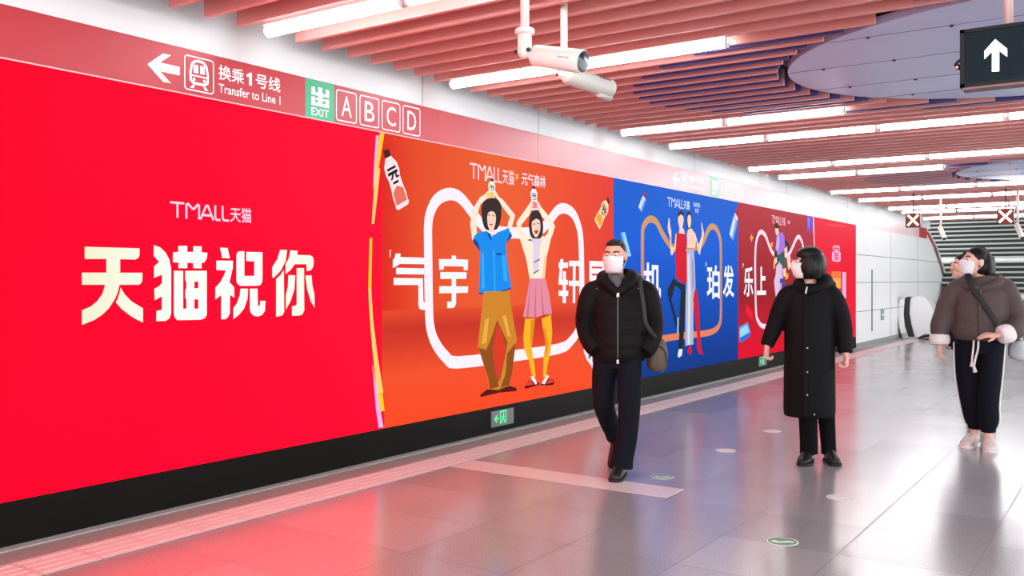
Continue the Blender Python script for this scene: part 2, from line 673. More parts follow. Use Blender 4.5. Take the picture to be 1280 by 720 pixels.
# --- first panel: plain red greeting
red = panel(-1.5, 5.26, gradient_ink('red_sheet', [(0, (236, 0, 22)), (0.5, (242, 0, 27)), (1, (244, 3, 30))], 1, 1.5, 5.3, 2.4),
            'bright red billboard with four large cream characters, nearest along the wall')
CREAM = gradient_ink('cream_print', [(0, (232, 228, 198)), (0.35, (234, 244, 232)), (0.7, (236, 246, 236)), (1, (250, 236, 218))], 1, 2.85, 4.55, 1.05)
a1, a2 = crop(90, 300, 6.544), crop(250, 300, 6.544)
chars = [
    (a1, [[(103, 55), (552, 68), (552, 118), (545, 142), (520, 160), (393, 157), (393, 268), (575, 268), (575, 325), (566, 352), (545, 366), (388, 366), (372, 430), (350, 482), (300, 560), (245, 612), (180, 655), (80, 695), (80, 575), (150, 545), (205, 500), (248, 440), (270, 366), (80, 366), (80, 267), (280, 267), (280, 155), (103, 155)],
          [(397, 388), (430, 445), (490, 505), (580, 558), (580, 675), (530, 652), (480, 622), (400, 560), (358, 510), (376, 470), (388, 430)]]),
    (a1, [[(668, 42), (720, 60), (765, 102), (795, 160), (810, 230), (810, 600), (797, 640), (765, 662), (688, 664), (690, 580), (733, 572), (735, 460), (675, 493), (672, 400), (715, 375), (735, 350), (735, 283), (670, 310), (670, 215), (712, 180), (668, 130)],
          [(825, 100), (868, 98), (868, 48), (942, 48), (942, 98), (990, 98), (990, 50), (1059, 52), (1059, 100), (1107, 105), (1102, 150), (1080, 185), (1059, 187), (1059, 232), (990, 230), (990, 188), (942, 186), (942, 230), (870, 230), (870, 183), (825, 183)],
          [(832, 252), (908, 252), (908, 562), (832, 600)], [(832, 562), (1102, 562), (1102, 612), (1085, 640), (1050, 652), (860, 656), (840, 632), (832, 600)],
          [(925, 252), (1102, 252), (1102, 340), (932, 340), (925, 330)], [(935, 340), (1000, 340), (1000, 562), (935, 562), (935, 490), (925, 470), (925, 410), (935, 395)],
          [(1000, 395), (1102, 395), (1102, 485), (1000, 485)], [(1032, 340), (1102, 340), (1102, 562), (1032, 562)]]),
    (a2, [[(163, 62), (225, 65), (243, 150), (180, 147)],
          [(133, 168), (268, 170), (268, 225), (250, 300), (240, 345), (278, 385), (280, 472), (245, 448), (243, 600), (225, 635), (205, 648), (172, 648), (172, 450), (125, 487), (125, 390), (165, 345), (195, 290), (210, 248), (133, 246)],
          [(320, 93), (362, 92), (362, 375), (325, 374), (303, 355), (297, 335), (297, 125), (303, 102)], [(378, 97), (510, 100), (510, 178), (378, 172)],
          [(443, 178), (510, 178), (510, 294), (443, 294)], [(362, 294), (510, 294), (508, 340), (495, 366), (475, 374), (362, 375)],
          [(330, 398), (392, 398), (388, 480), (360, 560), (320, 610), (272, 648), (272, 555), (300, 520), (325, 450)],
          [(407, 398), (470, 398), (472, 530), (480, 542), (490, 530), (492, 498), (535, 498), (530, 580), (505, 615), (470, 626), (435, 618), (412, 590), (407, 560)]]),
    (a2, [[(655, 80), (712, 82), (700, 170), (660, 250), (600, 312), (590, 300), (590, 222), (630, 160)],
          [(685, 245), (688, 590), (670, 618), (622, 628), (622, 320), (655, 288)],
          [(738, 85), (798, 88), (795, 122), (900, 125), (922, 138), (930, 165), (925, 220), (905, 248), (872, 255), (870, 198), (775, 198), (740, 245), (700, 278), (698, 200), (725, 150)],
          [(790, 230), (850, 230), (852, 575), (838, 608), (815, 618), (752, 620), (752, 542), (780, 538), (790, 522)],
          [(722, 287), (778, 290), (772, 400), (740, 500), (702, 568), (702, 450), (718, 380)],
          [(862, 290), (912, 290), (918, 370), (935, 440), (937, 555), (905, 500), (875, 400)]]),
]
for cr, polys in chars:
    q = MB()
    for p in polys:
        q.flat(cr(p), 0.001, CREAM)
    q.build('character', red)
mall_logo(red, wbox(212.5, 252, 314, 272), ink((250, 214, 236)), wgt=0.14)

# --- paper edge between the first two panels: coloured slivers
YEL, PYEL, LIL = ink((252, 200, 40)), ink((255, 206, 110)), ink((236, 176, 236))
cE = crop(450, 160, 6)
cF = crop(320, 360, 4)
cG = crop(320, 180, 4)
org = panel(5.262, 9.01, gradient_ink('orange_sheet', [(0, (214, 38, 26)), (0.12, (224, 74, 38)), (0.4, (230, 92, 46)), (0.7, (228, 74, 40)), (1, (224, 56, 46))], 1, 5.25, 9.0, 1.0),
            'orange billboard with two cheering people holding bottles overhead')
# darker printed band low down and bright floor of the picture
art('backdrop', org, [
    (gradient_ink('orange_floor', [(0, (246, 72, 34)), (0.45, (236, 78, 42)), (0.7, (208, 58, 36)), (0.84, (198, 50, 34)), (1, (224, 72, 42))], 2, 0.25, 1.15, 1.0), [(5.266, BZ0), (9.006, BZ0), (9.006, 1.15), (5.266, 1.15)])], x0=-0.0004)
art('paper_edge', org, [
    (ink((230, 16, 52)), cF([(560, -10), (575, 40), (585, 170), (640, 520), (640, 690), (612, 700), (590, 500), (575, 300), (560, 100)])),
    (LIL, cE([(118, 55), (140, 58), (112, 400), (96, 470), (104, 280)])),
    (YEL, cE([(146, 34), (182, 40), (140, 300), (122, 400), (108, 400), (122, 250)])),
    (PYEL, cE([(118, 300), (150, 305), (128, 520), (104, 720), (86, 720), (100, 500)])),
    (YEL, cG([(566, 470), (580, 470), (575, 730), (560, 730)])),
    (LIL, cF([(580, 380), (600, 480), (622, 620), (636, 695), (612, 700), (598, 600)])),
    (PYEL, cF([(560, 0), (574, 0), (584, 160), (606, 340), (636, 525), (606, 528), (590, 400), (574, 240), (564, 100)])),
    (YEL, cF([(606, 528), (632, 528), (641, 614), (622, 618)])),
], x0=0.001)


def bottle(root, base, top, w, cap, body, fruit, dark, name='printed_bottle'):
    """slim drink bottle in print between two wall points"""
    b, t = Vector(base), Vector(top)
    ax = (t - b)
    L = ax.length
    ax.normalize()
    sd = Vector((ax.y, -ax.x))
    prof = [(0, .38), (.04, .5), (.14, .46), (.2, .5), (.34, .44), (.5, .42), (.62, .5), (.74, .46), (.82, .3), (.88, .2)]

    def pt(f, s):
        q = b + ax * (L * f) + sd * (w * s)
        return (q.x, q.y)
    out = [pt(f, s) for f, s in prof] + [pt(f, -s) for f, s in prof[::-1]]
    lay = [(body, out), (fruit, [pt(.08, -.4), pt(.08, .4), pt(.3, .38), pt(.38, 0), pt(.3, -.38)]),
           (cap, [pt(.87, -.22), pt(.87, .22), pt(.99, .2), pt(1.0, -.2)])]
    if dark:
        lay += [(dark, [pt(.66, -.32), pt(.70, -.32), pt(.70, .3), pt(.66, .3)]), (dark, [pt(.58, -.36), pt(.63, -.36), pt(.63, .34), pt(.58, .34)]),
                (dark, [pt(.5, -.3), pt(.58, -.1), pt(.58, .05), pt(.5, -.14)]), (dark, [pt(.5, .1), pt(.58, .1), pt(.58, .22), pt(.53, .22), pt(.53, .36), pt(.5, .36)]),
                (dark, [pt(.42, -.2), pt(.46, -.2), pt(.46, .2), pt(.42, .2)])]
    return art(name, root, lay, x0=0.0012)


INKBLK, INKGRN = ink((40, 30, 34)), ink((70, 110, 90))
bottle(org, onwall(504, 259), onwall(482, 187), 0.17, ink((72, 30, 30)), ink((250, 224, 228)), ink((230, 110, 92)), INKBLK)
bottle(org, onwall(746, 281), onwall(761, 249), 0.16, ink((80, 30, 28)), ink((250, 214, 170)), ink((240, 160, 40)), INKBLK)
bottle(org, onwall(760, 480), onwall(727, 410), 0.30, ink((60, 40, 40)), ink((246, 226, 238)), ink((236, 84, 60)), INKGRN)

cN = crop(0, 0, 1)
# white ribbon loop with two humps, behind the figures
loop = [(535, 300), (535, 285), (537, 268), (545, 251), (558, 243), (570, 244), (580, 252), (592, 268), (604, 282), (620, 289), (640, 291), (660, 291), (676, 287), (688, 274), (698, 262), (708, 261), (717, 268), (723, 282), (726, 300), (727, 340), (727, 390), (724, 410), (714, 426), (698, 436), (640, 445), (572, 453), (558, 447), (545, 430), (538, 410), (536, 380)]
q = MB()
q.stroke(cN(spline(loop, 3, True)), 0.105, 0.0009, ink((250, 236, 248)), True)
q.build('ribbon_loop', org)

ch4 = crop(470, 300, 7.2)
ch5 = crop(570, 290, 8)
for cr, polys in ((ch4, [[(122, 90), (138, 92), (130, 102), (128, 155), (122, 155)]]),
                  (ch4, [[(175, 122), (220, 122), (218, 153), (445, 160), (442, 218), (215, 215), (190, 232), (150, 252), (150, 180), (165, 165)], [(180, 250), (432, 255), (430, 310), (180, 308)],
                         [(158, 340), (420, 345), (425, 550), (432, 562), (452, 562), (450, 628), (405, 628), (388, 615), (381, 590), (380, 405), (158, 405)]]),
                  (ch4, [[(680, 140), (720, 140), (720, 172), (828, 178), (825, 272), (787, 272), (787, 238), (610, 236), (608, 265), (568, 270), (565, 172), (680, 172)], [(578, 288), (815, 290), (812, 350), (578, 350)],
                         [(568, 415), (828, 418), (826, 475), (568, 480)], [(680, 345), (720, 345), (720, 570), (705, 605), (680, 613), (640, 613), (640, 555), (680, 552)]]),
                  (ch5, [[(1025, 305), (1118, 305), (1118, 360), (1025, 360)], [(1040, 272), (1072, 272), (1070, 320), (1060, 400), (1058, 470), (1025, 485), (1032, 400), (1040, 330)], [(1025, 470), (1118, 480), (1118, 525), (1025, 528)],
                         [(1068, 392), (1098, 395), (1098, 712), (1065, 710)], [(1025, 585), (1122, 588), (1120, 640), (1025, 640)],
                         [(1127, 288), (1230, 288), (1230, 340), (1127, 342)], [(1167, 330), (1195, 330), (1190, 710), (1167, 710)], [(1127, 487), (1230, 487), (1230, 540), (1127, 538)]])):
    q = MB()
    for p in polys:
        q.flat(cr(p), 0.0014, W_INK)
    q.build('character', org)
q = MB()
text_into(q, '昂', wbox(734, 326, 757, 384), 0.0014, W_INK, 0.024)
q.build('character', org)
mall_logo(org, wbox(587, 203.5, 642.5, 223), ink((252, 214, 224)), wgt=0.13)
q = MB()
text_into(q, '元气森林', wbox(652, 215, 682, 231), 0.001, ink((252, 224, 232)), 0.018)
q.stroke(cN([(644, 224.5), (648, 217.5)]), 0.012, 0.001, PYEL)
q.stroke(cN([(644, 218), (648, 223.5)]), 0.012, 0.001, PYEL)
q.build('brand_lettering', org)

# printed people, first the man in the blue shirt
SK, SKD, HAIR = ink((244, 206, 186)), ink((226, 160, 136)), ink((52, 40, 38))
h1, h2, h3 = crop(570, 200, 8), crop(570, 290, 8), crop(570, 380, 6)
BLU, BLUD, BLUL = ink((18, 138, 232)), ink((10, 62, 150)), ink((40, 168, 250))
TRO, TROD, TROL = ink((206, 132, 40)), ink((146, 76, 24)), ink((232, 170, 66))
art('printed_person', org, [
    (ink((248, 226, 208)), h1([(275, 350), (330, 300), (345, 330), (300, 390), (240, 450), (210, 560), (200, 640), (215, 790), (160, 800), (140, 640), (160, 500), (240, 370)])),
    (ink((248, 226, 208)), h1([(385, 295), (430, 370), (470, 400), (590, 550), (550, 700), (505, 760), (520, 620), (540, 570), (470, 480), (410, 390), (375, 330)])),
    (ink((252, 200, 110)), h1([(310, 330), (380, 330), (385, 400), (300, 400)])),
    (HAIR, h1(spline([(252, 500), (266, 430), (306, 392), (360, 380), (416, 396), (448, 450), (452, 530), (440, 620), (408, 690), (350, 705), (292, 690), (262, 610)], 3, True))),
    (SK, h1(spline([(310, 560), (330, 520), (370, 515), (395, 550), (395, 620), (375, 690), (345, 705), (318, 660)], 3, True))),
    (ink((200, 70, 70)), h1([(325, 618), (368, 622), (360, 655), (338, 652)])),
    (W_INK, h1([(330, 622), (364, 626), (360, 638), (332, 634)])),
    (HAIR, h1([(312, 545), (340, 548), (340, 556), (312, 553)])), (HAIR, h1([(360, 552), (385, 556), (385, 563), (360, 560)])),
    (SK, h1([(330, 690), (380, 690), (375, 740), (330, 740)])),
    (BLU, h2([(215, 5), (300, -10), (340, 20), (380, 30), (410, 5), (500, -30), (520, -45), (555, 40), (498, 110), (505, 260), (530, 430), (552, 560), (400, 615), (310, 632), (225, 615), (235, 400), (240, 190), (170, 90), (180, 40)])),
    (BLUD, h2([(170, 60), (215, 100), (240, 190), (225, 175), (170, 105)])), (BLUD, h2([(545, 0), (558, 45), (498, 112), (520, 60)])),
    (BLUD, h2([(225, 605), (310, 622), (400, 605), (550, 555), (550, 568), (400, 618), (310, 636), (225, 618)])),
    (BLUD, h2([(300, -10), (340, 20), (355, 90), (330, 60)])), (W_INK, h2([(335, 0), (370, 0), (358, 50)])),
    (BLUL, h2([(365, 180), (380, 180), (395, 600), (380, 605)])), (BLUD, h2([(395, 215), (450, 210), (448, 225), (425, 235), (395, 225)])),
    (BLUL, h2([(250, 200), (275, 210), (285, 560), (250, 580)])), (BLUL, h2([(455, 240), (490, 230), (515, 500), (470, 480)])),
    (TRO, h3([(205, -95), (400, -95), (405, -15), (425, 100), (455, 270), (445, 300), (420, 500), (395, 600), (440, 640), (300, 650), (245, 640), (235, 560), (190, 410), (160, 320), (175, 180)])),
    (TROD, h3([(305, 120), (325, 160), (385, 290), (370, 370), (330, 560), (300, 600), (270, 440), (225, 340), (260, 260)])),
    (ink((216, 58, 36)), h3([(300, 180), (315, 150), (360, 280), (375, 330), (350, 440), (318, 580), (295, 520), (270, 350)])),
    (TROD, h3([(165, 325), (240, 350), (270, 420), (320, 620), (250, 640), (240, 560), (195, 420)])), (TROL, h3([(215, 120), (245, 100), (225, 290), (190, 300)])),
    (TROL, h3([(345, 90), (370, 85), (410, 250), (385, 240)])), (TROD, h3([(445, 290), (420, 500), (395, 610), (330, 630), (370, 520), (380, 370)])),
    (ink((92, 16, 16)), h3([(180, 680), (230, 640), (330, 645), (320, 665), (180, 698)])), (ink((92, 16, 16)), h3([(320, 640), (400, 612), (452, 632), (450, 652), (330, 665)])),
], step=0.00012, x0=0.0016)
bottle(org, onwall(614, 250), onwall(615, 223), 0.11, ink((70, 40, 30)), ink((252, 240, 232)), ink((244, 176, 40)), INKGRN)
CRM, CRMD, PINK, PINKD, YLG, YLGD = ink((250, 232, 208)), ink((240, 206, 164)), ink((226, 138, 158)), ink((202, 104, 132)), ink((248, 178, 34)), ink((226, 140, 22))
art('printed_person', org, [
    (CRM, h1([(750, 410), (770, 440), (740, 540), (690, 600), (650, 650), (665, 720), (700, 760), (640, 800), (605, 690), (605, 620), (690, 500)])),
    (CRM, h1([(820, 410), (850, 470), (950, 590), (990, 660), (960, 760), (910, 790), (930, 640), (850, 560), (815, 480)])),
    (SK, h1([(745, 420), (765, 400), (770, 460), (735, 540)])), (SK, h1([(815, 405), (835, 450), (840, 540), (815, 480)])),
    (CRM, h2([(620, -10), (640, -30), (700, 40), (730, 20), (790, 65), (850, 20), (880, 50), (930, -10), (975, -35), (940, 100), (905, 250), (885, 470), (735, 470), (700, 270), (650, 110)])),
    (CRMD, h2([(905, 200), (885, 470), (860, 470), (880, 250)])),
    (HAIR, h1(spline([(735, 570), (760, 515), (800, 500), (840, 530), (862, 600), (870, 680), (855, 770), (800, 790), (750, 770), (728, 680)], 3, True))),
    (SK, h1(spline([(760, 610), (790, 580), (830, 595), (842, 650), (835, 720), (800, 775), (765, 730), (755, 660)], 3, True))),
    (HAIR, h1([(755, 590), (800, 565), (845, 590), (840, 605), (800, 585), (760, 612)])),
    (ink((190, 50, 60)), h1([(780, 705), (822, 700), (815, 735), (790, 740)])), (HAIR, h1([(768, 638), (790, 635), (790, 643), (768, 646)])), (HAIR, h1([(808, 632), (832, 630), (832, 638), (808, 640)])),
    (ink((222, 206, 228)), h2([(715, 75), (790, 65), (870, 70), (845, 110), (830, 270), (825, 380), (770, 420), (765, 300), (770, 120)])),
    (ink((70, 66, 110)), h2([(775, 300), (838, 265), (836, 278), (780, 310)])), (ink((70, 66, 110)), h2([(768, 410), (828, 375), (826, 388), (770, 422)])), (ink((70, 66, 110)), h2([(715, 78), (745, 70), (760, 85), (725, 88)])),
    (YLG, h3([(515, 110), (590, 110), (580, 200), (565, 330), (590, 480), (595, 545), (570, 548), (545, 430), (510, 340), (502, 250)])),
    (YLG, h3([(640, 110), (710, 80), (720, 220), (705, 360), (680, 480), (675, 548), (650, 548), (655, 400), (670, 290), (650, 190)])),
    (YLGD, h3([(560, 120), (590, 115), (575, 250), (560, 330), (552, 240)])), (YLGD, h3([(650, 190), (668, 180), (690, 300), (672, 400), (662, 380), (672, 290)])),
    (PINK, h2([(735, 465), (890, 465), (925, 600), (958, 820), (880, 825), (800, 855), (665, 850), (690, 720)])),
    (PINKD, h2([(790, 480), (800, 850), (780, 852)])), (PINKD, h2([(845, 480), (880, 825), (860, 830)])), (PINKD, h2([(745, 480), (720, 850), (700, 850)])),
    (ink((240, 226, 226)), h3([(555, 545), (580, 540), (612, 600), (585, 606)])), (ink((240, 226, 226)), h3([(640, 590), (680, 530), (696, 540), (660, 606)])),
    (ink((70, 14, 16)), h3([(512, 622), (545, 570), (618, 590), (625, 604), (515, 636)])), (ink((226, 60, 44)), h3([(520, 610), (548, 572), (560, 575), (580, 604), (530, 614)])),
    (ink((70, 14, 16)), h3([(632, 600), (690, 560), (725, 565), (736, 596), (720, 608), (634, 610)])), (ink((226, 60, 44)), h3([(668, 598), (698, 560), (722, 570), (728, 590)])),
    (ink((240, 226, 226)), h3([(555, 548), (578, 542), (606, 600), (590, 604)])), (ink((240, 226, 226)), h3([(642, 598), (676, 532), (694, 542), (662, 602)])),
], step=0.00012, x0=0.0016)
bottle(org, onwall(668, 263), onwall(667, 232), 0.12, ink((80, 36, 40)), ink((250, 240, 246)), ink((236, 120, 150)), INKGRN)

# --- blue panel
blu = panel(9.012, 12.815, gradient_ink('blue_sheet', [(0, (6, 52, 132)), (0.3, (4, 70, 172)), (0.7, (6, 92, 214)), (1, (2, 92, 204))], 2, BZ0, BZ1),
            'blue billboard with a couple back to back, behind the man in the black jacket')
b1, b3 = crop(770, 230, 8), crop(800, 310, 5.143)
loopB = [(803, 330), (803, 300), (804, 284), (810, 275), (815, 274), (821, 278), (828, 292), (837, 306), (843, 310), (862, 310), (874, 308), (880, 300), (886, 286), (891, 283), (896, 287), (900, 298), (901, 315), (901, 360), (901, 395), (899, 406), (893, 413), (880, 417), (850, 420), (824, 424), (812, 423), (805, 410), (803, 380)]
q = MB()
q.stroke(cN(spline(loopB, 3, True)), 0.085, 0.0009, gradient_ink('copper_print', [(0, (232, 124, 72)), (0.5, (184, 136, 134)), (0.75, (196, 140, 110)), (1, (206, 150, 100))], 2, 0.5, 2.0), True)
q.build('ribbon_loop', blu)
mall_logo(blu, wbox(834, 246.5, 862, 258), ink((226, 236, 250)), wgt=0.12)
q = MB()
for i, (a, b, c) in enumerate(((867, 252, 875.5), (869, 259.5, 874))):
    y0, z1 = onwall(a, b)
    ye = onwall(c, 351)[0]
    for k in range(6 if i == 0 else 3):
        s = (ye - y0) / (6 if i == 0 else 3)
        q.stroke([(y0 + s * (k + .15), z1 - 0.01), (y0 + s * (k + .15), z1 - 0.065)], 0.016, 0.001, ink((200, 216, 246)))
        q.stroke([(y0 + s * (k + .1), z1 - 0.02 - 0.03 * (k % 2)), (y0 + s * (k + .75), z1 - 0.02 - 0.03 * (k % 2))], 0.016, 0.001, ink((200, 216, 246)))
q.build('small_print', blu)


def lipstick(p0, p1, w, root):
    b, t = Vector(onwall(*p0)), Vector(onwall(*p1))
    ax = t - b
    sd = Vector((ax.y, -ax.x)).normalized() * w

    def pt(f, s):
        v = b + ax * f + sd * s
        return (v.x, v.y)
    return art('printed_lipstick', root, [(ink((206, 226, 250)), [pt(0, -.5), pt(0, .5), pt(.6, .5), pt(.6, -.5)]), (ink((120, 160, 226)), [pt(0, .1), pt(0, .5), pt(.6, .5), pt(.6, .1)]),
                                           (ink((220, 226, 240)), [pt(.62, -.4), pt(.62, .4), pt(.75, .4), pt(.75, -.4)]), (ink((190, 20, 50)), [pt(.75, -.34), pt(.75, .34), pt(.9, .34), pt(1, -.3)])], x0=0.0012)


lipstick((800, 262), (807, 242), 0.10, blu)
lipstick((914, 297), (922.5, 260), 0.17, blu)
art('printed_tube', blu, [(ink((150, 206, 250)), [onwall(*p) for p in ((776, 291), (781, 290), (789, 320), (783, 321))]), (ink((70, 140, 230)), [onwall(*p) for p in ((775, 292), (777, 291), (785, 320), (783, 321))])], x0=0.0012)
q = MB()
text_into(q, '机', wbox(804, 328, 826, 376), 0.0014, W_INK, 0.024)
q.build('character', blu)
q = MB()
text_into(q, '珀', wbox(883.5, 331, 899.5, 374), 0.0014, W_INK, 0.022)
q.build('character', blu)
q = MB()
text_into(q, '发', wbox(903.5, 331, 917.5, 372), 0.0014, W_INK, 0.022)
q.build('character', blu)
q = MB()
q.stroke(b3([(427, 95), (424, 97), (424, 118)]), 0.02, 0.0014, W_INK)
q.build('quotation_mark', blu)
RED, SIL = ink((214, 14, 40)), ink((176, 180, 206))
art('printed_person', blu, [
    (SK, b1([(522, 480), (515, 430), (525, 340), (535, 345), (540, 420), (552, 470), (552, 620), (580, 640), (595, 500), (610, 495), (600, 640), (560, 715), (545, 700), (540, 540)])),
    (RED, b1([(605, 490), (640, 480), (690, 500), (705, 560), (700, 720), (690, 800), (590, 800), (595, 650)])),
    (ink((150, 30, 40)), b1([(640, 690), (690, 640), (690, 800), (650, 800)])),
    (SK, b1([(632, 440), (672, 440), (690, 500), (630, 492)])),
    (SK, b1(spline([(622, 320), (650, 300), (672, 330), (672, 390), (655, 450), (635, 440), (620, 380)], 3, True))),
    (HAIR, b1(spline([(618, 330), (622, 285), (648, 270), (672, 285), (678, 340), (668, 320), (645, 305)], 3, True))),
    (RED, b3([(238, 20), (300, 20), (300, 230), (270, 225), (228, 190), (232, 120)])),
    (ink((24, 34, 44)), b3([(215, 190), (240, 220), (285, 235), (292, 330), (285, 450), (280, 560), (275, 650), (245, 660), (252, 540), (255, 400), (262, 270), (225, 240), (200, 330), (235, 460), (250, 540), (240, 545), (218, 460), (175, 290), (180, 260)])),
    (ink((226, 226, 236)), b3([(248, 650), (272, 648), (268, 690), (250, 705), (240, 695)])),
    (ink((226, 226, 236)), b3([(240, 455), (246, 440), (244, 545), (238, 550)])),
], step=0.00015, x0=0.0018)
art('printed_person', blu, [
    (SK, b1([(850, 385), (858, 390), (870, 450), (880, 490), (870, 560), (850, 640), (838, 710), (822, 690), (800, 560), (780, 500), (790, 490), (825, 610), (855, 520), (858, 470)])),
    (SK, b1([(722, 440), (750, 440), (790, 495), (800, 560), (790, 640), (712, 640), (708, 500)])),
    (HAIR, b1(spline([(702, 330), (712, 288), (735, 275), (752, 300), (756, 380), (750, 440), (716, 450), (704, 400)], 3, True))),
    (SK, b1(spline([(714, 330), (732, 305), (748, 330), (750, 390), (738, 440), (722, 430), (714, 380)], 3, True))),
    (SIL, b3([(292, 10), (345, 10), (352, 120), (356, 260), (345, 290), (342, 420), (342, 620), (290, 630), (292, 330), (300, 200)])),
    (ink((214, 216, 232)), b3([(300, 40), (318, 40), (325, 300), (318, 620), (305, 620), (308, 300)])),
    (ink((150, 152, 190)), b3([(330, 60), (342, 80), (350, 250), (335, 280)])),
    (RED, b3([(352, 265), (366, 275), (380, 420), (388, 620), (400, 670), (408, 680), (380, 682), (364, 640), (366, 560), (352, 440), (340, 330)])),
    (RED, b3([(308, 640), (330, 632), (332, 672), (318, 688), (306, 670)])),
], step=0.00015, x0=0.0018)

# --- dark red panel with the group of friends
drd = panel(12.817, 16.56, gradient_ink('dark_red_sheet', [(0, (222, 0, 40)), (0.16, (208, 8, 40)), (0.4, (150, 22, 34)), (0.75, (170, 40, 50)), (1, (178, 44, 56))], 2, BZ0, BZ1),
            'dark red billboard picturing a crowded group of young people, beside the blue one')
g1, g2 = crop(915, 255, 8), crop(915, 345, 7.2)
loopG = [(944, 345), (944, 320), (945, 304), (948, 293), (952, 290), (957, 295), (961, 306), (965, 315), (970, 319), (980, 319), (986, 318), (991, 308), (995, 299), (998, 296), (1001, 299), (1004, 310), (1006, 345), (1006, 380), (1002, 400), (990, 404), (966, 406), (954, 408), (948, 402), (945, 390)]
q = MB()
q.stroke(cN(spline(loopG, 3, True)), 0.075, 0.0009, ink((248, 214, 232)), True)
q.build('ribbon_loop', drd)
mall_logo(drd, wbox(964.5, 269, 981.5, 279.5), ink((250, 196, 214)), wgt=0.12)
q = MB()
y0, z1 = onwall(984.5, 274.5)
q.stroke([(y0, z1 - 0.04), (y0 + 0.12, z1 - 0.04)], 0.05, 0.001, ink((246, 150, 160)))
q.build('small_print', drd)
q = MB()
text_into(q, '乐', wbox(929.5, 333, 941.5, 371), 0.0014, W_INK, 0.022)
q.build('character', drd)
q = MB()
text_into(q, '上', wbox(946, 333, 957.5, 369), 0.0014, W_INK, 0.035)
q.build('character', drd)
q = MB()
q.stroke(g1([(118, 602), (108, 604), (108, 636)]), 0.03, 0.0014, ink((230, 170, 190)))
q.build('quotation_mark', drd)
PUR, LAV, GRNP = ink((166, 112, 220)), ink((196, 170, 226)), ink((50, 92, 84))
art('printed_group', drd, [
    (HAIR, g1(spline([(425, 230), (432, 195), (450, 190), (468, 225), (462, 260), (440, 262)], 3, True))),
    (SK, g1([(430, 240), (462, 245), (468, 290), (448, 320), (434, 290)])),
    (PUR, g1([(445, 320), (470, 285), (505, 285), (524, 330), (528, 420), (510, 480), (445, 500), (432, 450), (440, 380)])),
    (LAV, g1([(448, 330), (468, 300), (475, 400), (455, 480), (436, 440)])),
    (HAIR, g1([(525, 350), (560, 380), (575, 430), (560, 480), (530, 470)])), (SK, g1([(520, 450), (548, 420), (552, 480), (530, 520)])),
    (HAIR, g1([(420, 490), (440, 460), (460, 520), (455, 600), (425, 620)])), (SK, g1([(425, 540), (445, 530), (450, 580), (420, 620), (415, 580)])),
    (GRNP, g1([(460, 500), (520, 480), (535, 600), (520, 700), (490, 620), (460, 590)])),
    (ink((216, 190, 222)), g1([(440, 620), (470, 580), (500, 620), (505, 760), (470, 800), (430, 760)])),
    (ink((240, 160, 90)), g1([(412, 590), (430, 580), (430, 640), (412, 650)])), (SK, g1([(545, 530), (580, 520), (590, 620), (560, 660)])),
    (ink((220, 60, 80)), g1([(580, 560), (620, 540), (650, 640), (620, 700), (580, 650)])), (SK, g1([(600, 570), (625, 560), (640, 650), (620, 690), (600, 640)])),
    (SK, g1([(505, 650), (535, 640), (540, 720), (512, 730)])), (ink((240, 170, 60)), g1([(530, 700), (560, 690), (560, 740), (530, 760)])),
    (ink((70, 60, 140)), g2([(385, 10), (470, 30), (480, 90), (440, 180), (410, 190), (380, 60)])), (ink((222, 188, 226)), g2([(385, 0), (430, 10), (420, 170), (390, 190), (375, 50)])),
    (ink((214, 170, 190)), g2([(425, 70), (445, 60), (440, 150), (425, 150)])),
    (ink((240, 196, 60)), g2([(395, 185), (440, 180), (420, 250), (395, 290), (385, 240)])),
    (ink((214, 170, 216)), g2([(385, 215), (400, 200), (395, 290), (370, 440), (335, 440), (350, 340)])), (HAIR, g2([(400, 290), (460, 240), (450, 420), (380, 430)])),
    (ink((60, 40, 60)), g2([(440, 200), (500, 180), (520, 420), (450, 440)])),
], step=0.0002, x0=0.002)
art('printed_snack', drd, [(ink((60, 160, 236)), g2([(65, 460), (140, 418), (165, 500), (160, 545), (75, 600), (65, 560)])), (ink((150, 214, 250)), g2([(80, 470), (135, 440), (150, 490), (150, 505), (72, 552), (68, 500)])),
                           (ink((30, 110, 210)), g2([(70, 560), (165, 510), (160, 545), (78, 602)]))], x0=0.0012)
art('printed_leaf', drd, [(ink((232, 20, 52)), g2([(130, 250), (185, 320), (185, 400), (150, 370), (122, 320)]))], x0=0.0012)
art('printed_star', drd, [(ink((250, 166, 40)), g1([(195, 295), (204, 325), (215, 335), (204, 350), (195, 385), (186, 352), (174, 340), (187, 325)])), ], x0=0.0012)
art('printed_star', drd, [(ink((70, 60, 120)), g1([(228, 310), (255, 300), (235, 350), (222, 395)]))], x0=0.0012)
art('printed_star', drd, [(ink((250, 170, 50)), g1([(385, 390), (408, 380), (405, 430), (388, 435)]))], x0=0.0012)
art('printed_fireworks', drd, [(ink((104, 84, 200)), g1([(745, 115), (805, 130), (808, 200), (800, 310), (790, 240), (775, 320), (765, 250), (752, 290), (748, 200)])), (ink((150, 120, 226)), g1([(755, 130), (780, 135), (770, 250), (758, 220)]))], x0=0.0012)

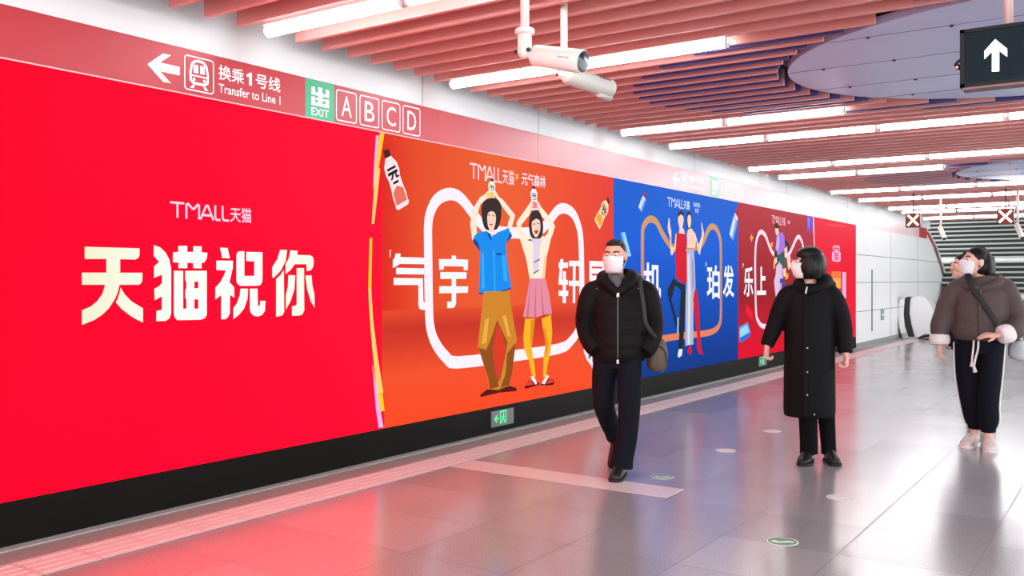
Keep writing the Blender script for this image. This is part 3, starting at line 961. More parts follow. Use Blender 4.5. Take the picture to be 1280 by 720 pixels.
# --- last red panel
lst = panel(16.562, 19.44, ink((236, 20, 52)), 'plain red billboard with a small pale emblem, last one before the white wall')
art('paper_edge', lst, [(ink((250, 214, 226)), g1([(808, 130), (818, 132), (826, 420), (818, 420)]))], x0=0.0012)
PK = ink((250, 186, 222))
cI = crop(940, 300, 8)
bag = [(815, 112), (872, 115), (886, 130), (884, 205), (870, 218), (812, 214), (800, 200), (800, 128)]
q = MB()
q.flat(cI(bag), 0.001, PK)
q.stroke(cI([(812, 110), (810, 78), (818, 64), (868, 66), (876, 80), (874, 112)]), 0.035, 0.001, PK)
q.stroke(cI([(826, 84), (834, 100), (852, 102), (860, 86)]), 0.035, 0.001, PK)
for k, y in enumerate((130, 150, 170, 190)):
    q.stroke(cI([(822, y), (864, y + 4)]), 0.025, 0.0014, ink((236, 40, 84)))
q.stroke(cI([(822, 128), (822, 196)]), 0.02, 0.0014, ink((236, 40, 84)))
q.stroke(cI([(864, 132), (864, 200)]), 0.02, 0.0014, ink((236, 40, 84)))
q.build('emblem', lst)
q = MB()
for k in range(10):
    y = 322 + k * 17
    q.stroke(cI([(795, y), (888, y + 1)]), 0.025, 0.001, ink((250, 130, 70) if k < 4 else (250, 190, 90)))
for k in range(4):
    q.stroke(cI([(805 + 24 * k, 322), (805 + 24 * k, 480)]), 0.03, 0.001, ink((250, 130, 70)))
for k in range(13):
    y = 330 + k * 20
    q.stroke(cI([(903, y), (940, y + 2)]), 0.035, 0.001, PK)
q.stroke(cI([(922, 330), (922, 590)]), 0.035, 0.001, PK)
q.build('small_print', lst)
q = MB()
q.stroke(g1([(950, 203), (1040, 214), (1130, 225)]), 0.03, 0.001, ink((244, 70, 90)))
q.build('small_print', lst)

# ------------------------------------------------------------------ red wayfinding band above the billboards
M_band = gradient_ink('unused', [(0, (0, 0, 0)), (1, (0, 0, 0))], 1, 0, 1, 0)
bpy.data.materials.remove(M_band)


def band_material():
    m = mat('band_painted_sheen', (206, 84, 88), 0.42, spec=0.5)
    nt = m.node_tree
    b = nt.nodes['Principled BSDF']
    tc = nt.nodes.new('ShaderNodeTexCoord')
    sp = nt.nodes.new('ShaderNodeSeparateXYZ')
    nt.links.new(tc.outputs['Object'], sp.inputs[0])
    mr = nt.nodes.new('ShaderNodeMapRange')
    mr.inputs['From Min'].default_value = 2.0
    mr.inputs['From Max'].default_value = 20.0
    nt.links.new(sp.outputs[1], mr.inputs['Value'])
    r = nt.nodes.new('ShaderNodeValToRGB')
    st_ = [(0, (182, 44, 56)), (0.12, (186, 52, 62)), (0.24, (196, 78, 86)), (0.36, (220, 150, 156)), (0.55, (232, 166, 170)), (1, (236, 214, 216))]  # paler towards the far end: wall reflections painted into the colour ramp
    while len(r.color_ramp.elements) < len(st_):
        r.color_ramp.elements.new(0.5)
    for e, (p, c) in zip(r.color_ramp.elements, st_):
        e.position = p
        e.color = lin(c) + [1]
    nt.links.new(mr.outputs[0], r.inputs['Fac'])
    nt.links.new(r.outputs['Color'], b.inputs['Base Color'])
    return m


bd = MB()
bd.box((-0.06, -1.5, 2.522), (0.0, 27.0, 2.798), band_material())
bd.box((-0.02, -1.5, 2.519), (0.003, 27.0, 2.526), mat('band_lip', (244, 190, 190), 0.4))
for yy in (3.0, 5.95, 7.47, 11.2):
    bd.box((-0.01, yy - 0.002, 2.527), (0.0008, yy + 0.002, 2.797), mat('band_joint', (170, 80, 84), 0.5))
bd.box((-0.01, 25.9, 2.527), (0.002, 26.9, 2.797), M_redtrim)
bd.box((-0.01, 25.1, 2.53), (0.002, 25.85, 2.79), mat('pale_notice', (240, 196, 198), 0.5))
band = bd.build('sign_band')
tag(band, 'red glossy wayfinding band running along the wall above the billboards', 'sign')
M_sw = mat('sign_white', (252, 248, 248), 0.4)
M_sg = mat('sign_green', (60, 178, 128), 0.4)
M_sred = mat('sign_red', (206, 76, 80), 0.3)
SX = 0.002


def rrect(y0, y1, z0, z1, r):
    out = []
    for cy, cz, a0 in ((y1 - r, z1 - r, 0), (y0 + r, z1 - r, 90), (y0 + r, z0 + r, 180), (y1 - r, z0 + r, 270)):
        for k in range(5):
            a = math.radians(a0 + 22.5 * k)
            out.append((cy + r * math.cos(a), cz + r * math.sin(a)))
    return out


def wayfinding(ox):
    """arrow, train symbol, line name, exit plate and four lettered boxes, starting at Y = ox"""
    def Y(v):
        return v - 3.24 + ox
    q = MB()                                                     # arrow pointing left
    zc = 2.652
    q.flat([(Y(3.24), zc), (Y(3.345), zc + 0.085), (Y(3.40), zc + 0.085), (Y(3.325), zc + 0.026), (Y(3.46), zc + 0.026), (Y(3.46), zc - 0.026), (Y(3.325), zc - 0.026), (Y(3.40), zc - 0.085), (Y(3.345), zc - 0.085)], SX, M_sw)
    q.build('arrow', band)
    q = MB()                                                     # train symbol in a square
    y0, y1 = Y(3.495), Y(3.705)
    q.stroke(rrect(y0, y1, 2.553, 2.760, 0.02), 0.008, SX, M_sw, True)
    cy = (y0 + y1) / 2
    q.stroke([(cy - 0.062, 2.615), (cy - 0.064, 2.66), (cy - 0.052, 2.715), (cy - 0.03, 2.735), (cy, 2.74), (cy + 0.03, 2.735), (cy + 0.052, 2.715), (cy + 0.064, 2.66), (cy + 0.062, 2.615), (cy + 0.04, 2.598), (cy - 0.04, 2.598)], 0.016, SX, M_sw, True)
    q.stroke([(cy - 0.06, 2.645), (cy + 0.06, 2.645)], 0.009, SX, M_sw)
    for s in (-1, 1):
        q.flat([(cy + s * 0.007, 2.662), (cy + s * 0.042, 2.662), (cy + s * 0.040, 2.712), (cy + s * 0.007, 2.714)], SX, M_sw)
        q.flat([(cy + s * 0.038 + 0.011 * math.cos(a * 0.785), 2.622 + 0.011 * math.sin(a * 0.785)) for a in range(8)], SX, M_sw)
        q.flat([(cy + s * 0.03, 2.588), (cy + s * 0.045, 2.588), (cy + s * 0.068, 2.566), (cy + s * 0.04, 2.566)], SX, M_sw)
    q.build('train_symbol', band)
    q = MB()
    z0 = 2.655
    text_into(q, '换乘', (Y(3.745), Y(3.945), z0, z0 + 0.095), SX, M_sw, 0.012)
    q.flat([(Y(a), z0 + b) for a, b in ((3.984, 0.004), (4.008, 0.004), (4.008, 0.088), (3.992, 0.088), (3.962, 0.068), (3.970, 0.052), (3.984, 0.062))], SX, M_sw)
    text_into(q, '号线', (Y(4.04), Y(4.25), z0, z0 + 0.095), SX, M_sw, 0.012)
    text_into(q, 'Transfer to Line 1', (Y(3.745), Y(4.25), 2.572, 2.630), SX, M_sw, 0.008)
    q.build('lettering', band)
    q = MB()                                                     # green exit plate
    y0, y1 = Y(4.475), Y(4.755)
    q.box((-0.005, y0, 2.524), (SX, y1, 2.796), M_sg)
    pl = q.build('exit_plate', band)
    q = MB()
    a, b, zz = y0 + 0.055, y1 - 0.055, 2.618
    w = b - a

    cnt = [0]

    def R(u0, u1, v0, v1):
        cnt[0] += 1
        q.flat([(a + u0 * w, zz + v0 * 0.135), (a + u1 * w, zz + v0 * 0.135), (a + u1 * w, zz + v1 * 0.135), (a + u0 * w, zz + v1 * 0.135)], SX + 0.001 + 0.0003 * cnt[0], M_sw)
    R(0.38, 0.62, 0, 1)
    R(0, 1, 0, .17)
    R(0, .2, 0, .45)
    R(.8, 1, 0, .45)
    R(0, 1, .54, .70)
    R(0, .2, .54, .95)
    R(.8, 1, .54, .95)
    R(.24, .76, .30, .42)
    text_into(q, 'EXIT', (a, b, 2.548, 2.602), SX + 0.001, M_sw, 0.008)
    q.build('lettering', pl)
    for k, ch in enumerate('ABCD'):
        q = MB()
        y0 = Y(4.775 + 0.243 * k)
        q.stroke(rrect(y0, y0 + 0.205, 2.548, 2.768, 0.02), 0.009, SX, M_sw, True)
        text_into(q, ch, (y0 + 0.05, y0 + 0.158, 2.583, 2.733), SX, M_sw, 0.004)
        q.build('letter_box', band)


wayfinding(3.24)
wayfinding(10.54)

# low green exit signs in the plinth
M_exg = mat('exit_glow', (60, 190, 130), 0.4, emit=(70, 200, 140), es=0.9)
for i, (y0, y1, z0, z1) in enumerate(((6.69, 7.04, 0.062, 0.205), (13.66, 14.0, 0.075, 0.222))):
    q = MB()
    q.box((0.0, y0, z0), (0.012, y1, z1), mat('exit_sign_plate', (120, 126, 124), 0.4))
    o = q.build('exit_sign')
    tag(o, ['grey exit sign with green running figure, low in the plinth under the orange billboard',
            'small green exit sign low in the plinth under the dark red billboard'][i], 'exit sign', 'low exit signs in the plinth')
    q = MB()
    d = y1 - y0
    h = z1 - z0
    Yf = lambda u: y0 + u * d
    Zf = lambda v: z0 + v * h
    q.flat([(Yf(.10), Zf(.5)), (Yf(.2), Zf(.72)), (Yf(.26), Zf(.72)), (Yf(.19), Zf(.56)), (Yf(.31), Zf(.56)), (Yf(.31), Zf(.44)), (Yf(.19), Zf(.44)), (Yf(.26), Zf(.28)), (Yf(.2), Zf(.28))], 0.0135, M_exg)
    q.stroke([(Yf(.38), Zf(.12)), (Yf(.38), Zf(.92)), (Yf(.64), Zf(.92)), (Yf(.64), Zf(.12))], 0.014, 0.0135, M_exg)
    q.stroke([(Yf(.52), Zf(.68)), (Yf(.50), Zf(.45)), (Yf(.57), Zf(.32)), (Yf(.55), Zf(.14))], 0.016, 0.0135, M_exg)
    q.stroke([(Yf(.50), Zf(.45)), (Yf(.44), Zf(.30)), (Yf(.43), Zf(.16))], 0.016, 0.0135, M_exg)
    q.stroke([(Yf(.43), Zf(.52)), (Yf(.50), Zf(.62)), (Yf(.58), Zf(.52))], 0.012, 0.0135, M_exg)
    q.flat([(Yf(.52) + 0.012 * math.cos(k * .785), Zf(.78) + 0.012 * math.sin(k * .785)) for k in range(8)], 0.0135, M_exg)
    q.build('pictogram', o)
q = MB()
q.box((0.0, 21.60, 0.50), (0.012, 21.86, 0.75), mat('notice_green', (70, 160, 120), 0.4))
o = q.build('wall_notice')
tag(o, 'small green and white square notice on the white wall left of the escalator', 'notice')
q = MB()
q.box((0.012, 21.715, 0.51), (0.014, 21.745, 0.74), M_sw)
q.box((0.012, 21.61, 0.60), (0.014, 21.85, 0.64), M_sw)
q.build('print', o)
# ------------------------------------------------------------------ ceiling tube lights
M_tube = mat('tube_glow', (250, 250, 250), 0.4, emit=(248, 252, 255), es=TUBE)
M_tbody = mat('tube_body', (225, 226, 224), 0.4)
ORD = ['first', 'second', 'third', 'fourth', 'fifth', 'sixth', 'seventh', 'eighth', 'ninth', 'tenth', 'eleventh', 'twelfth', 'thirteenth', 'fourteenth', 'fifteenth', 'sixteenth']
TZ = 2.945


def make_tube():
    L = 1.14
    q = MB()
    q.box((0.0, -0.036, 0.034), (L, 0.036, 0.095), M_tbody)
    q.box((-0.03, -0.02, 0.04), (0.0, 0.02, 0.10), M_tbody)
    r = q.build('tube_light')
    d = MB()
    d.tube([(0.014, 0, 0), (L - 0.014, 0, 0)], 0.034, M_tube, 12, ref=(0, 0, 1))
    d.build('tube', r)
    for x in (0.0, L - 0.016):
        c = MB()
        c.tube([(x, 0, 0), (x + 0.016, 0, 0)], 0.036, M_tbody, 12, ref=(0, 0, 1))
        c.box((x, -0.012, 0.0), (x + 0.016, 0.012, 0.05), M_tbody)
        c.build('end_cap', r)
    return r


proto = None
for ri, (ry, short) in enumerate(TUBE_ROWS):
    n = 2 if short else 8
    for k in range(n):
        x = 0.27 + 1.165 * k
        if proto is None:
            o = proto = make_tube()
        else:
            o = proto.copy()
            C.objects.link(o)
            for ch in proto.children:
                c = ch.copy()
                C.objects.link(c)
                c.parent = o
        o.location = (x, ry, TZ)
        lb = 'tube light overhead out of view, %s from the billboard wall in the %s row' % (ORD[k], ORD[ri]) if ri < 3 else 'tube light, %s from the billboard wall in the %s ceiling row from the front' % (ORD[k], ORD[ri - 3])
        tag(o, lb, 'light', 'tube lights across the slatted ceiling')
    if short:                                                    # far side of the oval, lighting the other half of the hall
        for k in range(2):
            o = proto.copy()
            C.objects.link(o)
            for ch in proto.children:
                c = ch.copy()
                C.objects.link(c)
                c.parent = o
            o.location = (6.9 + 1.165 * k, ry, TZ)
            tag(o, 'tube light, %s past the oval in the %s ceiling row from the front' % (ORD[k], ORD[ri - 3]), 'light', 'tube lights across the slatted ceiling')

# ------------------------------------------------------------------ the two large cameras under the ceiling
M_cam = mat('camera_white', (238, 230, 222), 0.4)
M_camshade = mat('camera_shade_grey', (196, 194, 186), 0.45)  # shade on the rear camera, put into its housing colour
M_lens = mat('lens_glass', (26, 38, 44), 0.1, spec=0.8)


def lathe(q, a, b, prof, m, n=24):
    """prof: (fraction along a-b, radius)"""
    a, b = Vector(a), Vector(b)
    q.tube([a + (b - a) * f for f, r in prof], [r for f, r in prof], m, n, ref=(0, 0, 1))


def cctv(label, pole_px, pole_top, d_pole, back, front, r, m, lens, fl_px):
    p0 = atdepth(pole_px, 40, d_pole)
    root = empty('security_camera', (p0.x, p0.y, 2.95))
    O = Vector(root.location)
    tag(root, label, 'camera', 'security cameras hung from the slats')
    q = MB()
    zf = atdepth(pole_px, fl_px, d_pole).z
    rp = 0.021
    lathe(q, (0, 0, 0.18), (0, 0, zf - O.z), [(0, rp), (1, rp)], M_cam, 16)
    q.build('pole', root)
    q = MB()
    zb = back.z - O.z
    lathe(q, (0, 0, zf - O.z + 0.005), (0, 0, zf - O.z - 0.022), [(0, 0.04), (0.2, 0.046), (0.8, 0.046), (1, 0.036)], M_cam)
    lathe(q, (0, 0, zf - O.z - 0.02), (0, 0, zb - 0.01), [(0, 0.033), (0.7, 0.033), (0.9, 0.03), (1, 0.02)], M_cam)
    dirn = (front - back).normalized()
    e = back - O
    lathe(q, (0, 0, zb + 0.015), e + dirn * 0.02, [(0, 0.03), (1, 0.026)], M_cam)
    q.ball((0, 0, zb + 0.012), 0.034, M_cam, 14)
    for s in (-1, 1):
        q.tube([Vector((0, 0, zb + 0.012)) + Vector((0.03 * s, -0.02, 0)), Vector((0, 0, zb + 0.012)) + Vector((0.04 * s, -0.026, 0))], 0.01, M_dark, 8)
    q.build('bracket', root)
    q = MB()
    a, b = back - O, front - O
    lathe(q, a, b, [(0, r * 0.55), (0.03, r * 0.85), (0.07, r * 0.97), (0.5, r), (0.99, r * 1.03), (1.0, r * 0.99)], m, 32)
    h = q.build('housing', root)
    q = MB()
    side = dirn.cross(Vector((0, 0, 1))).normalized()
    up = side.cross(dirn)
    if lens:
        lathe(q, b - dirn * 0.01, b + dirn * 0.0035, [(0, r * 0.93), (0.9, r * 0.93), (1, r * 0.86)], M_lens, 32)
        q.build('lens', h)
        q = MB()
        for k in range(5):
            c = a + (b - a) * (0.62 + 0.05 * k) + side * r * 1.0 + up * 0.002
            q.box(c - Vector((0.003, 0.003, 0.003)), c + Vector((0.003, 0.003, 0.003)), M_seam)
        q.build('marking', h)
    else:
        lathe(q, b - dirn * 0.01, b + dirn * 0.0035, [(0, r * 0.93), (0.9, r * 0.93), (1, r * 0.86)], M_lens, 32)
        q.build('lens', h)
        q = MB()
        c = a + (b - a) * 0.86 - up * (r * 0.85)
        lathe(q, c - dirn * 0.05, c + dirn * 0.055, [(0, 0.018), (0.1, 0.024), (1, 0.024)], m, 16)
        q.build('lamp', h)
        q = MB()
        for k in range(6):
            c = a + (b - a) * (0.66 + 0.045 * k) + side * r * 0.72 + up * r * 0.72
            q.box(c - Vector((0.004, 0.004, 0.003)), c + Vector((0.004, 0.004, 0.004)), M_dark)
        q.build('marking', h)
    return root


cctv('white security camera on a pole, its dark round lens turned towards us', 656, 0, 4.32, atdepth(666, 69, 4.34), atdepth(729, 77, 4.18), 0.052, M_cam, True, 37)
cctv('shade-grey security camera on a pole, pointing right and down behind the white one', 705, 10, 5.345, atdepth(706, 93, 5.29), atdepth(763, 112, 5.5), 0.054, M_camshade, False, 84)

# two small cameras far off by the stairs
for i, (px, py0, py1, d) in enumerate(((1176, 268, 299, 17.5), (1272, 262, 298, 16.0))):
    p = atdepth(px, py0, d)
    root = empty('security_camera', (p.x, p.y, p.z))
    tag(root, ['small distant white camera on a stalk between the two cross signs', 'small distant white camera beside the cross sign over the head of the girl'][i],
        'camera', 'security cameras hung from the slats')
    h = (py1 - py0) / FPX * d
    q = MB()
    lathe(q, (0, 0, 2.96 - p.z + 0.02), (0, 0, -h * 0.55), [(0, 0.02), (1, 0.02)], M_cam, 12)
    q.build('pole', root)
    q = MB()
    lathe(q, (-0.02, 0, -h * 0.5), (0.09, -0.16, -h * 1.0), [(0, 0.03), (0.08, 0.044), (0.9, 0.046), (1, 0.042)], M_cam, 20)
    hh = q.build('housing', root)
    q = MB()
    lathe(q, (0.089, -0.158, -h * 0.99), (0.092, -0.164, -h * 1.01), [(0, 0.038), (1, 0.036)], M_lens, 20)
    q.build('lens', hh)


def onY(px, py, Y):
    d = ray(px, py)
    t = Y / d.y
    return (CAM_X + t * d.x, CAM_H + t * d.z)


# ------------------------------------------------------------------ black hanging arrow sign
SYY = 5.28
M_sbox = mat('sign_frame', (18, 20, 25), 0.5, spec=0.2)
M_sface = mat('sign_face', (20, 32, 39), 0.4, spec=0.06)
M_wlit = mat('lit_white', (250, 250, 250), 0.4, emit=(255, 255, 255), es=1.6)
x0, zt = onY(1200, 38, SYY)
_, zb = onY(1200, 110, SYY)
x1 = x0 + 1.7
root = empty('hanging_sign', (x0, SYY, 2.96))
tag(root, 'black hanging light box with a white upward arrow', 'sign')


def loc(b, o=root):
    for ob in b:
        ob.parent = o
        ob.matrix_parent_inverse = Matrix.Translation(-Vector(o.location))


q = MB()
fw = 0.022
q.box((x0, SYY + 0.006, zb), (x1, SYY + 0.11, zt), M_sbox)
for lo, hi in (((x0, SYY - 0.006, zb), (x0 + fw, SYY + 0.006, zt)), ((x1 - fw, SYY - 0.006, zb), (x1, SYY + 0.006, zt)),
               ((x0, SYY - 0.006, zb), (x1, SYY + 0.006, zb + fw * 0.8)), ((x0, SYY - 0.006, zt - fw * 0.8), (x1, SYY + 0.006, zt))):
    q.box(lo, hi, M_sbox)
q.box((x0 + 0.01, SYY, zb - 0.012), (x1 - 0.01, SYY + 0.10, zb), mat('sign_base', (120, 92, 90), 0.5))
f1 = q.build('frame')
q = MB()
q.box((x0 + fw, SYY + 0.001, zb + fw * 0.8), (x1 - fw, SYY + 0.007, zt - fw * 0.8), M_sface)
f2 = q.build('face')
q = MB()
ar = [(1244, 49), (1259, 61), (1259, 71), (1249, 63.5), (1249, 89), (1240, 89.5), (1240, 64.5), (1230.5, 74), (1230.5, 64)]
pts = [onY(a, b, SYY) for a, b in ar]
q.add([(p[0], SYY - 0.0006, p[1]) for p in pts], [tuple(range(len(pts)))], M_wlit)
f3 = q.build('arrow')
q = MB()
xp = onY(1259, 15, SYY)[0]
q.tube([(xp, SYY + 0.055, zt - 0.01), (xp, SYY + 0.055, 3.2)], 0.021, mat('pipe_pink', (206, 176, 172), 0.35), 16)
q.tube([(xp + 0.9, SYY + 0.055, zt - 0.01), (xp + 0.9, SYY + 0.055, 3.2)], 0.021, MATS['pipe_pink'], 16)
q.tube([(xp, SYY + 0.055, zt - 0.002), (xp, SYY + 0.055, zt + 0.008)], 0.036, MATS['pipe_pink'], 16)
f4 = q.build('pole')
q = MB()
cx_, cz_ = onY(1200, 81, SYY)
q.tube([(cx_ - 0.035, SYY + 0.06, cz_ + 0.01), (cx_ - 0.02, SYY + 0.06, cz_ + 0.03), (cx_ + 0.002, SYY + 0.06, cz_ + 0.045)], 0.008, M_dark, 8)
q.ball((cx_ - 0.02, SYY + 0.06, cz_), 0.018, M_steel, 10)
f5 = q.build('latch')
loc([f1, f2, f3, f4, f5])

# red cross signs
M_xface = mat('cross_face', (110, 40, 26), 0.5, spec=0.1, emit=(170, 80, 50), es=0.25)
M_xglow = mat('cross_glow', (255, 230, 220), 0.4, emit=(255, 232, 222), es=1.5)
M_xfr = mat('cross_frame', (66, 26, 30), 0.4)
for i, (pa, pb) in enumerate((((1132, 266.5), (1150.5, 284)), ((1246, 261), (1267.5, 280)))):
    YY = 17.8
    xa, za = onY(*pa, YY)
    xb, zb2 = onY(*pb, YY)
    root = empty('cross_sign', ((xa + xb) / 2, YY, 2.96))
    tag(root, ['small hanging box sign with a glowing white cross, over the end of the white wall', 'small hanging box sign with a glowing white cross, over the head of the girl'][i], 'sign', 'hanging red cross signs')
    w = (xb - xa) / 2
    zt2, zo = za - 2.96, zb2 - 2.96
    zc = (zt2 + zo) / 2
    h = (zt2 - zo) / 2
    q = MB()
    q.box((-w, 0.004, zo), (w, 0.09, zt2), M_xfr)
    for lo, hi in (((-w, -0.01, zo), (-w + 0.022, 0.004, zt2)), ((w - 0.022, -0.01, zo), (w, 0.004, zt2)), ((-w, -0.01, zo), (w, 0.004, zo + 0.022)), ((-w, -0.01, zt2 - 0.022), (w, 0.004, zt2))):
        q.box(lo, hi, M_xfr)
    q.build('frame', root)
    q = MB()
    q.box((-w + 0.022, 0.0, zo + 0.022), (w - 0.022, 0.005, zt2 - 0.022), M_xface)
    fc = q.build('face', root)
    q = MB()
    for s in (-1, 1):
        a = Vector((-w + 0.035, zc - s * (h - 0.035)))
        b = Vector((w - 0.035, zc + s * (h - 0.035)))
        d = (b - a).normalized()
        nn = Vector((-d.y, d.x)) * 0.018
        q.add([(p.x, -0.002, p.y) for p in (a + nn, a - nn, b - nn, b + nn)], [(0, 1, 2, 3)], M_xglow)
    q.build('cross', fc)
    q = MB()
    q.tube([(0, 0.045, zt2), (0, 0.045, 0.15)], 0.012, M_dark, 8)
    q.build('pole', root)

# ------------------------------------------------------------------ escalator end by the wall
EY = 23.4
root = empty('escalator', (onY(1145, 417, EY)[0], EY, 0))
tag(root, 'escalator end with black handrail and shiny steel side, at the end of the white wall', 'escalator')


def prY(px, y, depth, m, inset=0):
    q = MB()
    pts = [onY(a, b, y) for a, b in px]
    q.prism([(p[0], p[1]) for p in pts], ((0, y + depth, 0), (1, 0, 0), (0, 0, 1)), depth, m)
    return q


sk = prY([(1139, 372), (1150, 370.5), (1157, 373), (1163, 380), (1167, 389), (1168, 399), (1166, 409), (1163, 422), (1143, 422.5), (1139, 406), (1136.5, 392), (1137, 380)], EY, 0.5, mat('steel_panel', (232, 236, 236), 0.3, metal=0.4))
o1 = sk.build('side_panel')
o2 = prY([(1131, 373), (1134, 371), (1138, 372), (1137, 380), (1136.5, 392), (1139, 406), (1143, 421), (1136, 422), (1131, 408), (1129.5, 392)], EY - 0.05, 0.5, mat('rubber_black', (24, 24, 24), 0.5)).build('handrail')
o3 = prY([(1124, 375), (1131, 373), (1129.5, 392), (1131, 408), (1136, 422), (1128, 423), (1124, 408), (1122, 392)], EY - 0.02, 0.5, M_chrome).build('newel')
o4 = prY([(1128, 421), (1172, 421), (1172, 423), (1128, 424)], EY - 0.15, 0.9, M_steel).build('floor_plate')
q = MB()
q.tube(spline([(*onY(1148, 417, EY - .3)[:1], EY - .3, 0.02), (onY(1155, 415, EY - .3)[0], EY - .3, 0.09), (onY(1163, 412, EY - .3)[0], EY - .3, 0.10), (onY(1169, 416, EY - .3)[0], EY - .3, 0.02)], 5), 0.035, MATS['rubber_black'], 8)
o5 = q.build('skirt_brush')
loc([o1, o2, o3, o4, o5], root)

# ------------------------------------------------------------------ round floor stickers
M_stkg = mat('sticker_green', (104, 152, 116), 0.5)
M_stkw = mat('sticker_white', (236, 240, 232), 0.35)
LAB = ['round floor sticker with a white arrow, beside the shoe of the man', 'round pale floor sticker further back between the man and the woman in the long coat',
       'round pale floor sticker, farthest of the three in the row behind the man', 'round pale floor sticker in front of the feet of the woman in black', 'round green floor sticker with a white arrow, nearest to us']
for i, (px, py) in enumerate(((828, 596), (907, 563), (965, 539), (1050, 622), (978, 677))):
    x, y = onplane(px, py)
    q = MB()
    r = 0.083
    q.tube([(0, 0, 0), (0, 0, 0.0015)], r, M_stkw, 28, smooth=False)
    o = q.build('floor_sticker', loc=(x, y, 0))
    tag(o, LAB[i], 'floor sticker', 'round floor stickers')
    q = MB()
    q.tube([(0, 0, 0.0015), (0, 0, 0.002)], r * 0.9, M_stkg if i in (0, 4) else mat('sticker_grey', (206, 204, 200), 0.4), 28, smooth=False)
    q.build('disc', o)
    q = MB()
    q.prism([(-.055, -.03), (-.02, -.045), (0.06, 0.012), (0.045, 0.03), (0.02, 0.02), (-.015, -.012), (-.045, 0.0)], ((0, 0, 0.002), (1, 0, 0), (0, 1, 0)), 0.0006, M_stkw)
    q.build('arrow', o)
# ------------------------------------------------------------------ people
M_skin = mat('skin', (226, 172, 146), 0.5, noise=(30, 0.06))
M_skin2 = mat('skin_fair', (236, 184, 164), 0.5, noise=(30, 0.05))
M_hair = mat('black_hair', (17, 14, 14), 0.45, spec=0.3, bump=(40, 0.25))
M_hair2 = mat('dark_brown_hair', (26, 19, 19), 0.5, spec=0.22, bump=(40, 0.3))
M_puffer = mat('black_puffer', (15, 12, 14), 0.6, spec=0.14, noise=(5, 0.15), bump=(14, 0.35))
M_coat = mat('black_coat', (13, 12, 14), 0.7, spec=0.15, noise=(5, 0.12), bump=(10, 0.3))
M_brown = mat('brown_puffer', (88, 74, 72), 0.65, spec=0.2, noise=(6, 0.1), bump=(16, 0.35))
M_jean = mat('dark_trousers', (18, 20, 28), 0.85, spec=0.15, noise=(12, 0.2), bump=(12, 0.3))
M_blackp = mat('black_trousers', (12, 12, 15), 0.85, spec=0.12, bump=(12, 0.3))
M_navy = mat('navy_track_pants', (14, 15, 26), 0.8, spec=0.15, noise=(8, 0.15), bump=(9, 0.4))
M_fleece = mat('white_fleece', (246, 236, 234), 0.95, bump=(120, 0.7))
M_mask = mat('mask_white', (238, 236, 238), 0.8)
M_leather = mat('black_leather', (28, 27, 27), 0.35, bump=(30, 0.15))
M_sole = mat('sole_dark', (20, 20, 20), 0.7)
M_sneak = mat('sneaker_beige', (224, 208, 200), 0.6, noise=(25, 0.08))
M_sneakd = mat('sneaker_grey', (130, 118, 116), 0.6)
M_solew = mat('sole_white', (240, 232, 228), 0.6)
M_cord = mat('white_cord', (236, 228, 224), 0.8)
M_zip = mat('zip_metal', (96, 94, 96), 0.4, metal=0.7)
M_eye = mat('eye_white', (232, 226, 220), 0.25)
M_iris = mat('iris_dark', (30, 20, 16), 0.2)
M_brow = mat('brow', (34, 26, 24), 0.7)


def solid(name, mb, m, parent, voxel=0.006, smooth=4, fac=0.5):
    """fuse overlapping shapes into one continuous skin"""
    o = mb.build('tmp')
    md = o.modifiers.new('r', 'REMESH')
    md.mode = 'VOXEL'
    md.voxel_size = voxel
    md.use_smooth_shade = True
    if smooth:
        s = o.modifiers.new('s', 'SMOOTH')
        s.iterations = smooth
        s.factor = fac
    dg = bpy.context.evaluated_depsgraph_get()
    me = bpy.data.meshes.new_from_object(o.evaluated_get(dg))
    me.name = name
    old = o.data
    bpy.data.objects.remove(o)
    bpy.data.meshes.remove(old)
    me.materials.clear()
    me.materials.append(m)
    for p in me.polygons:
        p.use_smooth = True
        p.material_index = 0
    ob = bpy.data.objects.new(name, me)
    C.objects.link(ob)
    ob.parent = parent
    return ob


def limb(q, secs, m=None, k=8, puff=0.0, pitch=0.08, n=24, ref=(0, -1, 0), phase=0.0):
    """smooth limb through (x, y, z, side radius[, front radius]); puff quilts it into baffles"""
    secs = [tuple(s) if len(s) == 5 else tuple(s) + (s[3],) for s in secs]
    S = spline(secs, k)
    pts = [Vector(s[:3]) for s in S]
    d = phase
    rad = []
    for i, s in enumerate(S):
        if i:
            d += (pts[i] - pts[i - 1]).length
        f = 1.0
        if puff:
            f = 1 - puff + puff * 1.35 * abs(math.sin(math.pi * d / pitch)) ** 0.55
        rad.append((s[3] * f, s[4] * f))
    q.tube(pts, rad, m or M_skin, n, ref=ref)
    return q


